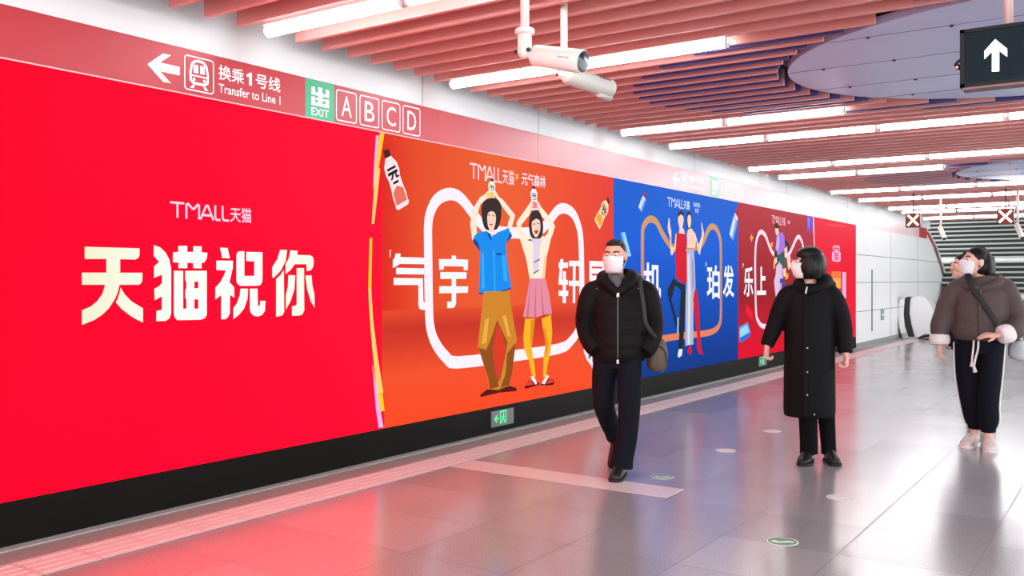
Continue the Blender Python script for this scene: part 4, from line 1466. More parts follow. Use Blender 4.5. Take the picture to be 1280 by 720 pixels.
def hand(q, w, d, nrm, thumb, curl=0.5, sc=1.0, m=None):
    m = m or M_skin
    w, d = Vector(w), Vector(d).normalized()
    nrm = Vector(nrm)
    nrm = (nrm - d * nrm.dot(d)).normalized()
    s = d.cross(nrm)
    if s.dot(Vector(thumb)) < 0:
        s = -s
    P = [w - d * 0.02 * sc, w + d * 0.02 * sc, w + d * 0.055 * sc, w + d * 0.09 * sc]
    q.tube(P, [(0.024 * sc, 0.018 * sc), (0.034 * sc, 0.019 * sc), (0.041 * sc, 0.017 * sc), (0.040 * sc, 0.014 * sc)], m, 14, ref=nrm)
    for i, (off, L) in enumerate(((0.032, 0.072), (0.0108, 0.081), (-0.0108, 0.076), (-0.032, 0.06))):
        a = 0.0
        p = w + d * (0.078 - 0.006 * abs(i - 1.2)) * sc + s * off * sc
        dr = (d + s * off * 2.2).normalized()
        pts = [p]
        for j, f in enumerate((0.32, 0.38, 0.3)):
            a += curl * (0.75 if j == 0 else 1.0) * (1 + 0.1 * i)
            p = p + (dr * math.cos(a) + nrm * math.sin(a)) * L * f * sc
            pts.append(p)
        q.tube(pts, [0.0092 * sc, 0.0088 * sc, 0.008 * sc, 0.0062 * sc], m, 8, ref=s)
    b = w + d * 0.022 * sc + s * 0.03 * sc
    t1 = b + (d * 0.62 + s * 0.6 + nrm * 0.35).normalized() * 0.036 * sc
    t2 = t1 + (d * 0.85 + s * 0.15 + nrm * 0.55).normalized() * 0.032 * sc
    q.tube([b - s * 0.012 * sc, b + (t1 - b) * 0.3, t1, t2], [0.015 * sc, 0.014 * sc, 0.011 * sc, 0.0075 * sc], m, 8, ref=nrm)


def head_frame(c, yaw, pitch=0.0, roll=0.0):
    return Matrix.Translation(Vector(c)) @ Matrix.Rotation(yaw, 4, 'Z') @ Matrix.Rotation(pitch, 4, 'X') @ Matrix.Rotation(roll, 4, 'Y')


def head(q, T, m=None, f=1.0):
    m = m or M_skin
    R = T.to_3x3()

    def B(c, r):
        q.ball(T @ Vector(c) if f == 1 else T @ (Vector(c) * f), Vector(r) * f, m, 24, R)
    B((0, 0.012, 0.028), (0.076, 0.094, 0.088))
    B((0, -0.022, -0.01), (0.066, 0.074, 0.098))
    B((0, -0.034, -0.07), (0.050, 0.055, 0.045))
    B((0, -0.078, -0.098), (0.022, 0.018, 0.018))
    B((0, -0.070, 0.034), (0.052, 0.024, 0.018))          # brow
    for s in (-1, 1):
        B((0.040 * s, -0.062, -0.028), (0.024, 0.025, 0.024))   # cheek
        B((0.077 * s, 0.008, -0.004), (0.012, 0.022, 0.032))    # ear
        B((0.081 * s, 0.014, 0.010), (0.009, 0.014, 0.014))
    q.tube([T @ Vector(p) for p in ((0, -0.088, 0.028), (0, -0.101, 0.004), (0, -0.115, -0.022), (0, -0.104, -0.030))], [0.009, 0.011, 0.015, 0.013], m, 10)
    B((0, -0.098, -0.052), (0.024, 0.010, 0.008))
    B((0, -0.096, -0.064), (0.020, 0.010, 0.008))


def face_parts(root, T):
    R = T.to_3x3()
    for s in (-1, 1):
        e = MB()
        e.ball(T @ Vector((0.031 * s, -0.081, 0.012)), 0.0135, M_eye, 14)
        eo = e.build('eye', root)
        i = MB()
        i.ball(T @ Vector((0.031 * s, -0.0895, 0.012)), (0.0065, 0.0065, 0.0065), M_iris, 10)
        i.build('iris', eo)
        b = MB()
        b.tube([T @ Vector((0.014 * s, -0.096, 0.034)), T @ Vector((0.032 * s, -0.093, 0.040)), T @ Vector((0.052 * s, -0.078, 0.034))], [0.004, 0.0048, 0.003], M_brow, 8)
        b.build('eyebrow', root)


def mask(root, T, m, name='face_mask', loops=True):
    """folded cloth mask from nose bridge to under the chin, with ear loops"""
    vo, vi = [], []
    na, nz = 17, 11
    for j in range(nz):
        v = j / (nz - 1)
        z = 0.004 - 0.118 * v
        half = math.radians(66 - 16 * abs(v - 0.45))
        for i in range(na):
            u = i / (na - 1) * 2 - 1
            a = u * half
            rx = 0.084 - 0.020 * v ** 2
            ry = 0.112 + 0.014 * math.exp(-((v - 0.22) / 0.18) ** 2) * math.exp(-(u / 0.28) ** 2) + 0.010 * math.sin(math.pi * v) - 0.022 * v ** 3
            zz = z - 0.012 * (1 - abs(u)) * 0 + 0.010 * math.exp(-(u / 0.3) ** 2) * (1 - v)
            p = Vector((rx * math.sin(a), -0.004 - ry * math.cos(a) + 0.0, zz))
            pl = 0.0016 * math.sin(v * 18)
            vo.append(T @ (p * 1.0 + Vector((0, -pl, 0))))
            vi.append(T @ (p * 1.0 + Vector((0, 0.004, 0))))
    q = MB()
    n = na * nz
    fs = []
    for j in range(nz - 1):
        for i in range(na - 1):
            a = j * na + i
            fs.append((a, a + 1, a + na + 1, a + na))
            fs.append((a + n, a + na + n, a + na + 1 + n, a + 1 + n))
    rim = [i for i in range(na)] + [j * na + na - 1 for j in range(1, nz)] + [(nz - 1) * na + i for i in range(na - 2, -1, -1)] + [j * na for j in range(nz - 2, 0, -1)]
    for a, b in zip(rim, rim[1:] + rim[:1]):
        fs.append((b, a, a + n, b + n))
    q.add(vo + vi, fs, m, True)
    o = q.build(name, root)
    for s in (-1, 1) if loops else ():
        l = MB()
        l.tube([T @ Vector((0.070 * s, -0.050, -0.006)), T @ Vector((0.079 * s, -0.016, 0.012)), T @ Vector((0.086 * s, 0.02, 0.018)), T @ Vector((0.083 * s, 0.024, -0.02)), T @ Vector((0.066 * s, -0.034, -0.085))], 0.0018, m, 6)
        l.build('ear_loop', o)
    return o


def locks(q, c, rx, ry, ztop, zbot, m, a0=0, a1=360, n=26, r=.017, seed=1, tuck=.86):
    """hair combed from the crown down in tapering locks"""
    rnd = random.Random(seed)
    cx, cy = c
    H = ztop - zbot
    for i in range(n):
        a = math.radians(a0 + (a1 - a0) * (i + rnd.uniform(-.3, .3)) / max(1, n - 1))
        zb = zbot + rnd.uniform(-.012, .022)
        P, Rr = [], []
        for f, zz in ((.12, ztop - .004), (.45, ztop - .10 * H), (.78, ztop - .26 * H), (.98, ztop - .46 * H), (1.02, ztop - .66 * H), (.97, ztop - .84 * H), (tuck, zb)):
            k = f + rnd.uniform(-.015, .015)
            P.append((cx + math.cos(a) * rx * k, cy + math.sin(a) * ry * k, zz))
        P = spline(P, 4)
        L = len(P)
        q.tube(P, [r * (0.7 + 0.5 * math.sin(math.pi * min(1, j / L * 1.15))) * (1 if j < L * .7 else 1 - .62 * (j / L - .7) / .3) for j in range(L)], m, 8)


def shoe(root, heel, direc, m, ms, L=0.27, W=1.0, name='shoe', lift=0.0, ankle=True):
    heel = Vector(heel)
    d = Vector(direc).normalized()
    up = Vector((0, 0, 1)) if abs(d.z) < 0.6 else Vector((0, -1, 0))
    up = (up - d * up.dot(d)).normalized()
    q = MB()
    sec = [(0.0, .026, .034), (0.02, .034, .046), (0.07, .038, .050), (0.13, .041, .046), (0.18, .046, .034), (0.22, .046, .026), (0.25, .038, .020), (0.27, .018, .013)]
    k = L / 0.27
    pts = [heel + d * a * k + up * (b * 0.92 + 0.014) for a, w, b in sec]
    q.tube(pts, [(w * W, b) for a, w, b in sec], m, 20, ref=up)
    if ankle:
        a0 = heel + d * 0.055 * k
        q.tube([a0 + up * 0.05, a0 + up * 0.10], [(0.038 * W, 0.045), (0.036 * W, 0.042)], m, 18, ref=d)
    o = solid(name, q, m, root, 0.005, 3)
    s = MB()
    prof = [(-.004, .018), (0.01, .034), (0.07, .038), (0.14, .042), (0.19, .049), (0.23, .048), (0.26, .036), (0.277, .014)]
    side = d.cross(up).normalized()
    ring = [heel + d * a * k + side * w * W for a, w in prof] + [heel + d * a * k - side * w * W for a, w in prof[::-1]]
    vs = [p for p in ring] + [p + up * 0.022 for p in ring]
    nn = len(ring)
    s.add(vs, [tuple(range(nn))[::-1], tuple(range(nn, 2 * nn))] + [(i, (i + 1) % nn, (i + 1) % nn + nn, i + nn) for i in range(nn)], ms)
    s.build('sole', o)
    return o


def place(px, py, label):
    x, y = onplane(px, py)
    rz = math.atan2(y, x - CAM_X) - math.pi / 2
    r = empty('person', (x, y, 0), rz)
    tag(r, label, 'person', 'commuters walking along the hall')
    return r


def strap(name, pts, w, th, m, root):
    q = MB()
    S = spline(pts, 6)
    q.tube(S, [(w, th)] * len(S), m, 10)
    return q.build(name, root)


# ================================================================== the man in the black puffer jacket
man = place(770, 592, 'man in a black puffer jacket and white mask striding towards us, hands in pockets')
T = head_frame((-0.008, -0.02, 1.555), math.radians(-14), math.radians(5))
q = MB()
head(q, T)
limb(q, [(0.005, 0.03, 1.28, .07), (0.0, 0.02, 1.38, .058), (-0.005, 0.0, 1.47, .056), (-0.008, -0.01, 1.54, .05)])
limb(q, [(0.02, 0, 0.86, .14, .09), (0.02, 0, 1.0, .13, .085), (0.02, 0, 1.2, .155, .095), (0.02, 0, 1.30, .15, .075), (0.01, 0.02, 1.35, .06, .06)])
for s, arm in ((-1, [(-.14, 0, 1.30, .05), (-.2, 0, 1.18, .046), (-.215, .02, 1.06, .042), (-.165, -.03, .97, .036), (-.10, -.055, .92, .028)]),
               (1, [(.185, 0, 1.30, .05), (.245, 0, 1.17, .046), (.26, .02, 1.04, .042), (.215, -.02, .97, .036), (.15, -.055, .92, .028)])):
    limb(q, arm)
    hand(q, arm[-1][:3], (-s * .9, .1, -.5), (0, 1, 0), (0, 0, 1), 0.5, 0.78)
limb(q, [(.08, -.01, .9, .08), (.088, -.05, .70, .075), (.085, -.1, .48, .055), (.062, -.11, .28, .05), (.038, -.1, .09, .036)])
limb(q, [(-.06, 0, .9, .08), (-.085, .03, .68, .07), (-.085, .06, .5, .055), (-.055, .2, .36, .05), (-.015, .36, .22, .036)])
solid('body', q, M_skin, man, 0.0045, 3)
face_parts(man, T)
mask(man, T, M_mask)
q = MB()
R = T.to_3x3()
q.ball(T @ Vector((0, 0.024, 0.042)), (0.0795, 0.094, 0.083), M_hair, 24, R)
q.ball(T @ Vector((0, 0.040, -0.01)), (0.077, 0.075, 0.07), M_hair, 24, R)
q.ball(T @ Vector((0, -0.03, 0.092)), (0.052, 0.04, 0.026), M_hair, 20, R)
solid('hair', q, M_hair, man, 0.006, 2)
q = MB()
limb(q, [(.025, 0, .80, .178, .14), (.022, 0, .87, .195, .158), (.022, 0, 1.0, .197, .16), (.022, 0, 1.15, .197, .155), (.025, 0, 1.25, .205, .145), (.028, 0, 1.32, .185, .122), (.022, .01, 1.37, .13, .10)], k=16, puff=.032, pitch=.10, n=48)
for arm in ([(-.10, 0, 1.315, .075, .085), (-.165, 0, 1.285, .085, .09), (-.205, 0, 1.18, .078, .085), (-.215, .02, 1.06, .074, .08), (-.18, -.05, .95, .07, .074), (-.13, -.095, .885, .062)],
            [(.15, 0, 1.32, .075, .085), (.215, 0, 1.285, .085, .09), (.25, 0, 1.17, .078, .085), (.262, .02, 1.04, .074, .08), (.235, -.04, .94, .07, .074), (.19, -.085, .875, .062)]):
    limb(q, arm, k=14, puff=.022, pitch=.11, n=32)
limb(q, [(.012, -.145, 1.29, .028), (-.05, -.13, 1.345, .036), (-.092, -.07, 1.385, .042), (-.085, .03, 1.41, .046), (.0, .09, 1.42, .05), (.1, .05, 1.41, .056), (.112, -.055, 1.39, .05), (.075, -.125, 1.35, .038), (.02, -.145, 1.29, .028)], ref=(0, 0, 1))
q.ball((0.10, 0.06, 1.385), (0.10, 0.085, 0.062), M_puffer, 20)
q.ball((-0.06, 0.07, 1.375), (0.09, 0.07, 0.05), M_puffer, 20)
jk = solid('puffer_jacket', q, M_puffer, man, 0.006, 2)
z_ = MB()
z_.tube(spline([(.012, -.142, .815), (.012, -.162, .88), (.012, -.164, 1.0), (.012, -.160, 1.13), (.012, -.150, 1.24), (.012, -.155, 1.29)], 6), [(.0045, .004)] * 31, M_zip, 8)
z_.box((.004, -.170, 1.268), (.022, -.158, 1.296), mat('zip_pull', (226, 226, 226), 0.3))
z_.box((.004, -.152, .80), (.020, -.138, .828), MATS['zip_pull'])
z_.build('zip', jk)
for xx, yy, zz in ((-.135, -.115, 1.325), (.155, -.115, 1.325)):
    s_ = MB()
    s_.ball((xx, yy - 0.012, zz), (.010, .006, .006), M_zip, 10)
    s_.build('snap', jk)
q = MB()
limb(q, [(.012, -.035, 1.26, .03, .115), (.01, -.035, 1.31, .06, .105), (.005, -.025, 1.36, .072, .092), (0, -.01, 1.40, .070, .078), (0, -.005, 1.42, .064, .068)], n=28)
solid('sweater', q, mat('grey_sweater', (92, 92, 94), 0.9, bump=(60, 0.5)), man, 0.005, 2)
q = MB()
limb(q, [(.012, 0, .94, .15, .12), (.012, 0, .84, .165, .13), (.012, 0, .76, .15, .12)])
limb(q, [(.085, -.01, .84, .095, .115), (.092, -.05, .70, .090, .105), (.092, -.1, .48, .078, .085), (.075, -.11, .28, .074, .078), (.045, -.1, .13, .078, .085), (.038, -.1, .065, .082, .09)])
limb(q, [(-.065, 0, .84, .095, .115), (-.085, .03, .68, .088, .10), (-.088, .06, .5, .078, .085), (-.058, .2, .36, .072, .075), (-.02, .34, .25, .07, .07), (-.005, .40, .20, .072, .072)])
solid('trousers', q, M_jean, man, 0.006, 3)
shoe(man, (.048, -.03, 0.0), (-.22, -1, 0), M_leather, M_sole, 0.28, 1.05)
shoe(man, (.0, .42, .12), (-.05, -.75, -.40), M_leather, M_sole, 0.27, 1.0)

bag = empty('shoulder_bag', man.location, man.rotation_euler[2])
tag(bag, 'brown rounded shoulder bag hanging at the hip of the man in black', 'bag')
q = MB()
limb(q, [(.285, .0, .735, .045, .03), (.288, .0, .765, .07, .045), (.29, 0, .85, .078, .05), (.288, 0, .93, .066, .045), (.28, 0, .97, .035, .028)], n=28)
bo_ = solid('pouch', q, mat('brown_leather', (82, 64, 54), 0.45, noise=(14, 0.15)), bag, 0.006, 3)
q = MB()
q.tube(spline([(.225, -.045, .80), (.23, -.052, .87), (.288, -.060, .925), (.345, -.045, .88), (.36, -.03, .80)], 6), 0.004, mat('bag_piping', (52, 40, 34), 0.5), 8)
q.build('flap_edge', bo_)
strap('strap', [(.285, -.02, .965), (.268, -.115, .99), (.208, -.17, 1.08), (.192, -.165, 1.2), (.175, -.135, 1.32), (.168, -.02, 1.415), (.19, .10, 1.33), (.235, .13, 1.15), (.28, .06, .985)], .014, .004, mat('strap_dark', (40, 34, 32), 0.6), bag)

# ================================================================== the woman in the long black coat
wom = place(1018, 578, 'woman with a black bob in a long black coat, turning her head to the billboards')
T = head_frame((-0.045, 0.0, 1.515), math.radians(-78), math.radians(2))
q = MB()
head(q, T, M_skin2, 1.0)
limb(q, [(-.03, .03, 1.26, .06), (-.03, .02, 1.36, .05), (-.035, .01, 1.43, .048), (-.04, 0, 1.5, .045)])
limb(q, [(-.03, 0, .80, .14, .1), (-.03, 0, 1.0, .12, .085), (-.03, 0, 1.2, .14, .09), (-.03, 0, 1.28, .13, .07), (-.03, .02, 1.33, .05, .05)])
limb(q, [(-.18, 0, 1.28, .045), (-.25, 0, 1.15, .04), (-.285, .01, 1.05, .038), (-.325, -.02, .95, .032), (-.345, -.04, .875, .025)])
hand(q, (-.347, -.045, .868), (-.05, -.18, -1), (.9, -.25, 0), (.2, -1, 0), 0.8, 0.95, M_skin2)
limb(q, [(.125, 0, 1.28, .045), (.19, 0, 1.15, .04), (.205, .02, 1.03, .038), (.215, 0, .92, .032), (.222, -.02, .83, .025)])
hand(q, (.223, -.022, .822), (.02, -.12, -1), (-.9, -.3, 0), (-.3, -1, 0), 0.8, 0.95, M_skin2)
limb(q, [(-.05, 0, .85, .085), (-.05, -.01, .6, .07), (-.045, -.02, .4, .05), (-.042, -.02, .07, .034)])
limb(q, [(.05, 0, .85, .085), (.07, .03, .6, .07), (.09, .06, .4, .05), (.1, .07, .07, .034)])
solid('body', q, M_skin2, wom, 0.0045, 3)
face_parts(wom, T)
mask(wom, T, M_mask, loops=False)
q = MB()
R = T.to_3x3()
limb(q, [(-.02, .012, 1.40, .070, .080), (-.022, .01, 1.43, .09, .092), (-.026, .01, 1.50, .098, .098), (-.030, .01, 1.56, .096, .096), (-.032, .01, 1.605, .078, .08), (-.034, .01, 1.632, .042, .048)], n=32)
q.ball((-.035, .0, 1.575), (.100, .09, .068), M_hair, 24)
q.ball((-.05, -.04, 1.49), (.07, .06, .085), M_hair, 20)
locks(q, (-.028, .008), .099, .098, 1.640, 1.392, M_hair, -100, 170, 30, .016, 3)
solid('hair', q, M_hair, wom, 0.0048, 3)
q = MB()
limb(q, [(-.037, .0, .35, .180, .145), (-.037, 0, .40, .19, .155), (-.037, 0, .60, .188, .155), (-.037, 0, .80, .186, .152), (-.037, 0, .98, .184, .147), (-.035, 0, 1.10, .182, .14), (-.033, 0, 1.22, .195, .132), (-.033, 0, 1.29, .18, .115), (-.033, .01, 1.34, .125, .095)], k=10, n=48)
for arm in ([(-.12, 0, 1.29, .07, .08), (-.185, 0, 1.265, .078, .085), (-.245, 0, 1.16, .072, .078), (-.282, .01, 1.05, .068, .072), (-.322, -.02, .95, .058, .06), (-.347, -.04, .882, .05)],
            [(.06, 0, 1.29, .07, .08), (.12, 0, 1.265, .078, .085), (.175, 0, 1.16, .072, .078), (.205, .02, 1.03, .068, .072), (.215, 0, .92, .06, .062), (.222, -.02, .838, .052)]):
    limb(q, arm, k=12, n=32)
limb(q, [(-.06, -.11, 1.30, .03), (-.105, -.07, 1.34, .036), (-.11, .02, 1.37, .042), (-.03, .09, 1.39, .055), (.07, .06, 1.38, .062), (.07, -.03, 1.36, .05), (.03, -.1, 1.33, .036), (-.05, -.115, 1.30, .03)], ref=(0, 0, 1))
q.ball((.06, .07, 1.345), (.10, .09, .065), M_coat, 20)
ct = solid('long_coat', q, M_coat, wom, 0.006, 3)
z_ = MB()
z_.tube(spline([(-.066, -.15, .36), (-.066, -.158, .5), (-.066, -.156, .8), (-.066, -.15, 1.0), (-.064, -.142, 1.15), (-.062, -.135, 1.27)], 6), [(.02, .006)] * 31, M_coat, 8)
z_.build('placket', ct)
z_ = MB()
z_.tube([(-.052, -.142, 1.335), (-.062, -.158, 1.285)], [(.005, .003), (.007, .003)], mat('zip_pull', (226, 226, 226), 0.3), 8)
z_.build('zip_pull', ct)
for zz in (0.385, 0.53, 0.70, 0.88):
    s_ = MB()
    s_.ball((-.05 if zz > .4 else 0.0, -.166 if zz > .4 else -.155, zz), .006, MATS['zip_pull'], 10)
    s_.build('snap', ct)
for zz in (0.535, 0.715):                                          # quilting seams on the skirt of the coat
    s_ = MB()
    ring = [(-.037 + .1895 * math.cos(a * math.pi / 24), .1555 * math.sin(a * math.pi / 24), zz) for a in range(49)]
    s_.tube(ring, 0.0022, M_coat, 6, ref=(0, 0, 1))
    s_.build('seam', ct)
q = MB()
limb(q, [(-.03, 0, .80, .13, .11), (-.03, .01, .66, .13, .11)])
limb(q, [(-.055, 0, .72, .085, .1), (-.05, -.01, .5, .075, .085), (-.045, -.02, .3, .068, .075), (-.04, -.02, .12, .066, .075), (-.04, -.02, .07, .068, .078)])
limb(q, [(.05, 0, .72, .085, .1), (.07, .03, .5, .072, .08), (.09, .06, .3, .062, .07), (.102, .07, .12, .056, .066), (.104, .07, .06, .058, .068)])
solid('trousers', q, M_blackp, wom, 0.006, 3)
shoe(wom, (-.035, .05, 0), (-.2, -1, 0), M_leather, M_sole, 0.25, 1.1)
shoe(wom, (.09, .12, 0), (.28, -1, 0), M_leather, M_sole, 0.25, 1.0)

# ================================================================== the girl in the short brown puffer
girl = place(1225, 557, 'girl in a short brown puffer with white fleece cuffs and navy track pants')
T = head_frame((-0.045, -0.01, 1.535), math.radians(-50), math.radians(-7))
q = MB()
head(q, T, M_skin2)
limb(q, [(0, .03, 1.30, .06), (0, .02, 1.38, .05), (-.02, .01, 1.45, .048), (-.035, 0, 1.52, .045)])
limb(q, [(.01, 0, .86, .14, .1), (.01, 0, 1.05, .12, .085), (.01, 0, 1.25, .14, .09), (.01, 0, 1.32, .13, .07), (0, .02, 1.37, .05, .05)])
limb(q, [(-.16, 0, 1.32, .045), (-.25, 0, 1.2, .04), (-.295, 0, 1.08, .038), (-.31, -.02, .95, .03), (-.308, -.03, .86, .024)])
hand(q, (-.306, -.032, .835), (.0, -.10, -1), (.85, -.3, 0), (.2, -1, 0), 0.5, 1.0, M_skin2)
limb(q, [(.18, 0, 1.32, .045), (.265, .02, 1.18, .04), (.285, .0, 1.04, .038), (.24, -.14, .97, .03), (.17, -.2, .945, .024)])
hand(q, (.125, -.225, .938), (-1, -.12, .02), (.0, .4, -.9), (0, -.75, .4), 0.22, 1.0, M_skin2)
limb(q, [(-.07, 0, .9, .085), (-.08, 0, .6, .07), (-.06, 0, .35, .05), (-.035, 0, .08, .034)])
limb(q, [(.075, 0, .9, .085), (.07, -.05, .6, .07), (.06, -.1, .38, .05), (.06, -.12, .08, .034)])
solid('body', q, M_skin2, girl, 0.0045, 3)
face_parts(girl, T)
mask(girl, T, M_mask)
q = MB()
R = T.to_3x3()
q.ball(T @ Vector((0, 0.024, 0.046)), (0.086, 0.096, 0.088), M_hair2, 24, R)
q.ball(T @ Vector((0, 0.052, -0.03)), (0.084, 0.066, 0.09), M_hair2, 24, R)
limb(q, [(.03, .06, 1.57, .08), (.045, .07, 1.48, .075), (.05, .07, 1.41, .06), (.045, .06, 1.36, .045)])
for s in (-1,):
    q.tube([T @ Vector((0.055 * s, -0.045, 0.085)), T @ Vector((0.078 * s, -0.025, 0.03)), T @ Vector((0.084 * s, -0.005, -0.03)), T @ Vector((0.08 * s, 0.01, -0.10))], [.02, .022, .022, .014], M_hair2, 12)
locks(q, (-.012, .035), .098, .088, 1.672, 1.385, M_hair2, -38, 175, 26, .016, 5, .72)
solid('hair', q, M_hair2, girl, 0.0048, 3)
q = MB()
limb(q, [(.01, 0, .885, .19, .15), (.01, 0, .93, .215, .175), (.01, 0, 1.0, .222, .182), (.012, 0, 1.1, .218, .175), (.012, 0, 1.2, .222, .165), (.012, 0, 1.29, .215, .14), (.01, 0, 1.355, .15, .11), (.005, .01, 1.39, .11, .095)], k=12, n=48, puff=.03, pitch=.155)
for arm in ([(-.10, 0, 1.335, .08, .09), (-.17, 0, 1.305, .085, .092), (-.235, 0, 1.2, .084, .088), (-.272, 0, 1.08, .086, .088), (-.298, -.02, .98, .084, .084), (-.305, -.03, .92, .068)],
            [(.13, 0, 1.335, .08, .09), (.19, 0, 1.305, .085, .092), (.24, .01, 1.18, .082, .088), (.27, -.03, 1.05, .086, .092), (.245, -.14, .98, .08, .085), (.205, -.185, .96, .066)]):
    limb(q, arm, k=14, n=32, puff=.03, pitch=.15)
limb(q, [(-.01, -.135, 1.31, .026), (-.07, -.12, 1.335, .034), (-.13, -.05, 1.36, .042), (-.125, .04, 1.375, .045), (0, .11, 1.40, .055), (.13, .06, 1.385, .052), (.14, -.05, 1.365, .042), (.09, -.115, 1.34, .036), (.0, -.135, 1.31, .026)], ref=(0, 0, 1))
q.ball((.06, .10, 1.35), (.15, .09, .075), M_brown, 20)
bj = solid('puffer_jacket', q, M_brown, girl, 0.006, 2)
z_ = MB()
z_.tube(spline([(.0, -.150, .895), (.0, -.186, .96), (.0, -.188, 1.08), (.0, -.18, 1.18), (.0, -.158, 1.28), (-.003, -.160, 1.315)], 6), [(.012, .004)] * 31, mat('placket_brown', (70, 58, 56), 0.6), 8)
z_.build('placket', bj)
for xx, zz in ((-.125, 1.375), (-.09, 1.365), (.165, 1.375)):
    s_ = MB()
    s_.ball((xx, -.142 if xx < .1 else -.13, zz), .008, M_zip, 10)
    s_.build('snap', bj)
for pts in ([(-.306, -.028, .925, .074, .072), (-.306, -.03, .90, .082, .08), (-.306, -.032, .865, .082, .08), (-.306, -.034, .84, .070, .068)],
            [(.225, -.175, .962, .070, .070), (.205, -.187, .955, .078, .078), (.165, -.205, .945, .078, .078), (.14, -.217, .938, .066, .066)]):
    q = MB()
    limb(q, pts, k=6, n=24)
    cu = solid('cuff', q, M_fleece, girl, 0.006, 2)
    cu['label'] = 'white fleece cuff'
q = MB()
limb(q, [(.0, 0, .95, .15, .12), (.0, 0, .86, .18, .14), (.0, -.01, .76, .17, .13)])
limb(q, [(-.095, 0, .86, .105, .125), (-.09, 0, .6, .10, .11), (-.07, 0, .38, .088, .1), (-.042, 0, .22, .082, .09), (-.035, 0, .165, .064, .075), (-.035, 0, .14, .058, .068)])
limb(q, [(.09, -.01, .86, .10, .125), (.075, -.06, .6, .092, .11), (.06, -.1, .38, .085, .1), (.065, -.12, .23, .080, .09), (.06, -.12, .165, .062, .075), (.06, -.12, .135, .056, .066)])
tp = solid('track_pants', q, M_navy, girl, 0.006, 3)
for pts in ([(-.195, -.03, .86), (-.188, -.03, .6), (-.157, -.03, .38), (-.124, -.03, .22), (-.09, -.03, .165)],
            [(.185, -.04, .86), (.166, -.09, .6), (.144, -.13, .38), (.144, -.15, .23), (.115, -.15, .165)]):
    o = strap('side_stripe', pts, .008, .014, mat('stripe_white', (236, 232, 234), 0.7), tp)
q = MB()
q.tube(spline([(-.045, -.135, .90), (-.05, -.15, .82), (-.058, -.145, .74), (-.06, -.14, .70)], 4), .008, M_cord, 8)
q.tube(spline([(-.012, -.135, .90), (-.015, -.15, .82), (-.035, -.147, .73), (-.045, -.142, .665)], 4), .008, M_cord, 8)
q.tube([(-.06, -.14, .705), (-.062, -.14, .67)], [.010, .016], M_cord, 8)
q.tube([(-.045, -.142, .67), (-.035, -.142, .625)], [.010, .018], M_cord, 8)
q.build('drawstring', tp)
for h_, d_ in (((-.03, .05, 0), (-.35, -1, 0)), ((.055, -.06, 0.0), (.10, -1, 0))):
    so = shoe(girl, h_, d_, M_sneak, M_solew, 0.26, 1.15, 'sneaker')
    q = MB()
    dv = Vector(d_).normalized()
    sd = dv.cross(Vector((0, 0, 1)))
    for k in range(4):
        c = Vector(h_) + dv * (0.12 + 0.026 * k) + Vector((0, 0, 0.098 - 0.014 * k))
        q.tube([c - sd * .026 - Vector((0, 0, .008)), c + Vector((0, 0, .004)), c + sd * .026 - Vector((0, 0, .008))], .004, M_sneakd, 6)
    q.build('laces', so)

cb = empty('crossbody_bag', girl.location, girl.rotation_euler[2])
tag(cb, 'small grey white bag with a black strap hanging behind the hip of the girl', 'bag')
q = MB()
limb(q, [(.265, .05, .725, .04, .03), (.27, .05, .75, .062, .045), (.272, .05, .82, .066, .048), (.268, .05, .885, .05, .04), (.26, .05, .90, .03, .03)], n=24)
solid('pouch', q, mat('bag_grey', (176, 176, 180), 0.6, noise=(12, 0.1)), cb, 0.006, 3)
strap('strap', [(.29, .06, .89), (.268, -.08, .90), (.20, -.178, .955), (.135, -.197, 1.01), (.07, -.192, 1.12), (.0, -.182, 1.23), (-.06, -.165, 1.33), (-.085, -.13, 1.42), (-.08, .0, 1.475), (-.04, .13, 1.45), (.06, .2, 1.28), (.17, .2, 1.08), (.25, .13, .92), (.275, .06, .885)], .021, .004, mat('strap_black', (16, 16, 17), 0.6), cb)

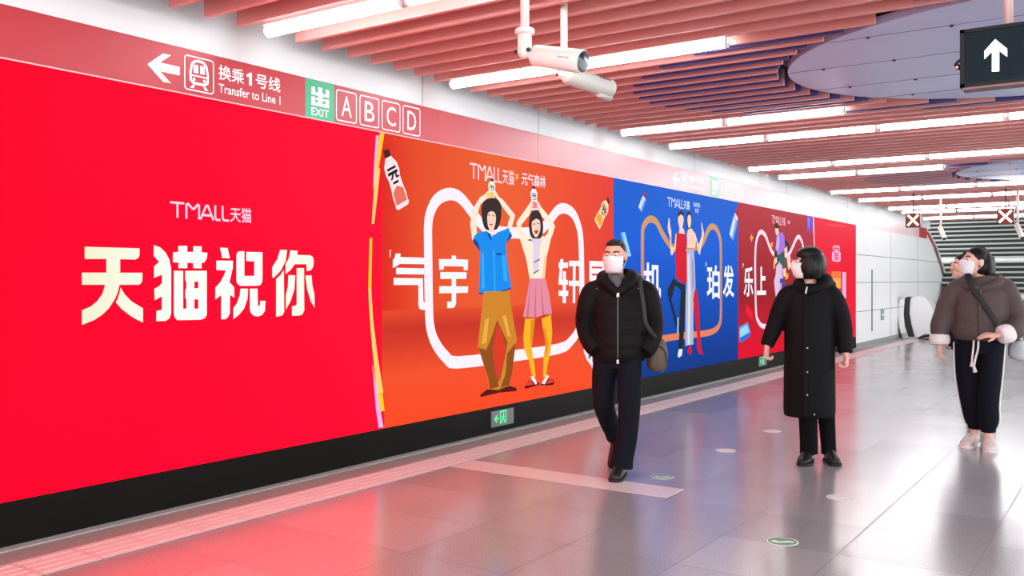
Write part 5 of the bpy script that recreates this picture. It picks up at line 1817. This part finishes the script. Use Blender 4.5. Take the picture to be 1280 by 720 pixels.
# ================================================================== someone half hidden behind the girl
bx, by = onplane(1206, 524)
hid = empty('person', (bx, by, 0), math.atan2(by, bx - CAM_X) - math.pi / 2)
tag(hid, 'person in a dark navy coat, almost hidden behind the girl in the brown puffer', 'person', 'commuters walking along the hall')
M_navyc = mat('navy_coat', (30, 24, 46), 0.7, spec=0.15, bump=(10, 0.3))
T = head_frame((-0.03, -0.01, 1.52), math.radians(-55), math.radians(-4))
q = MB()
head(q, T, M_skin)
limb(q, [(0, .03, 1.28, .06), (0, .02, 1.37, .05), (-.01, .01, 1.44, .048), (-.02, 0, 1.5, .045)])
limb(q, [(0, 0, .85, .14, .1), (0, 0, 1.05, .12, .085), (0, 0, 1.22, .14, .09), (0, 0, 1.29, .12, .07), (0, .02, 1.34, .05, .05)])
for s in (-1, 1):
    limb(q, [(s * .14, 0, 1.28, .045), (s * .18, 0, 1.12, .04), (s * .185, .01, 1.0, .038), (s * .17, -.03, .88, .03), (s * .165, -.05, .82, .024)])
    hand(q, (s * .164, -.052, .81), (0, -.12, -1), (-s, -.2, 0), (-s * .2, -1, 0), 0.6, 0.95, M_skin)
limb(q, [(-.04, 0, .88, .085), (-.01, 0, .6, .06), (.05, 0, .35, .05), (.08, 0, .08, .034)])
limb(q, [(.07, 0, .88, .085), (.12, .08, .6, .06), (.19, .2, .36, .05), (.215, .29, .16, .034)])
solid('body', q, M_skin, hid, 0.0055, 3)
face_parts(hid, T)
q = MB()
R = T.to_3x3()
q.ball(T @ Vector((0, 0.024, 0.048)), (0.084, 0.096, 0.086), M_hair, 24, R)
q.ball(T @ Vector((0, 0.048, -0.03)), (0.080, 0.066, 0.09), M_hair, 24, R)
solid('hair', q, M_hair, hid, 0.006, 2)
q = MB()
limb(q, [(0, 0, .70, .17, .14), (0, 0, .9, .175, .14), (0, 0, 1.1, .17, .135), (0, 0, 1.22, .18, .125), (0, 0, 1.29, .16, .11), (0, .01, 1.35, .09, .085), (0, .01, 1.40, .085, .085)], k=8, n=40)
for s in (-1, 1):
    limb(q, [(s * .09, 0, 1.29, .07, .08), (s * .14, 0, 1.265, .07, .08), (s * .18, 0, 1.12, .062, .07), (s * .185, .01, 1.0, .06, .065), (s * .17, -.03, .89, .05), (s * .165, -.05, .83, .045)])
solid('coat', q, M_navyc, hid, 0.007, 3)
q = MB()
limb(q, [(0, 0, .80, .13, .11), (0, 0, .70, .13, .11)])
limb(q, [(-.03, 0, .78, .085, .1), (.01, 0, .5, .075, .085), (.06, 0, .3, .068, .075), (.08, 0, .08, .064, .072)])
limb(q, [(.085, .01, .78, .085, .1), (.13, .09, .58, .075, .085), (.19, .2, .36, .066, .07), (.215, .28, .20, .062, .066)])
solid('trousers', q, M_blackp, hid, 0.007, 3)
shoe(hid, (.085, .05, 0), (-.2, -1, 0), M_leather, M_sole, 0.25, 1.0)
shoe(hid, (.22, .33, .075), (.0, -.90, -.28), M_leather, M_sole, 0.25, 1.0)
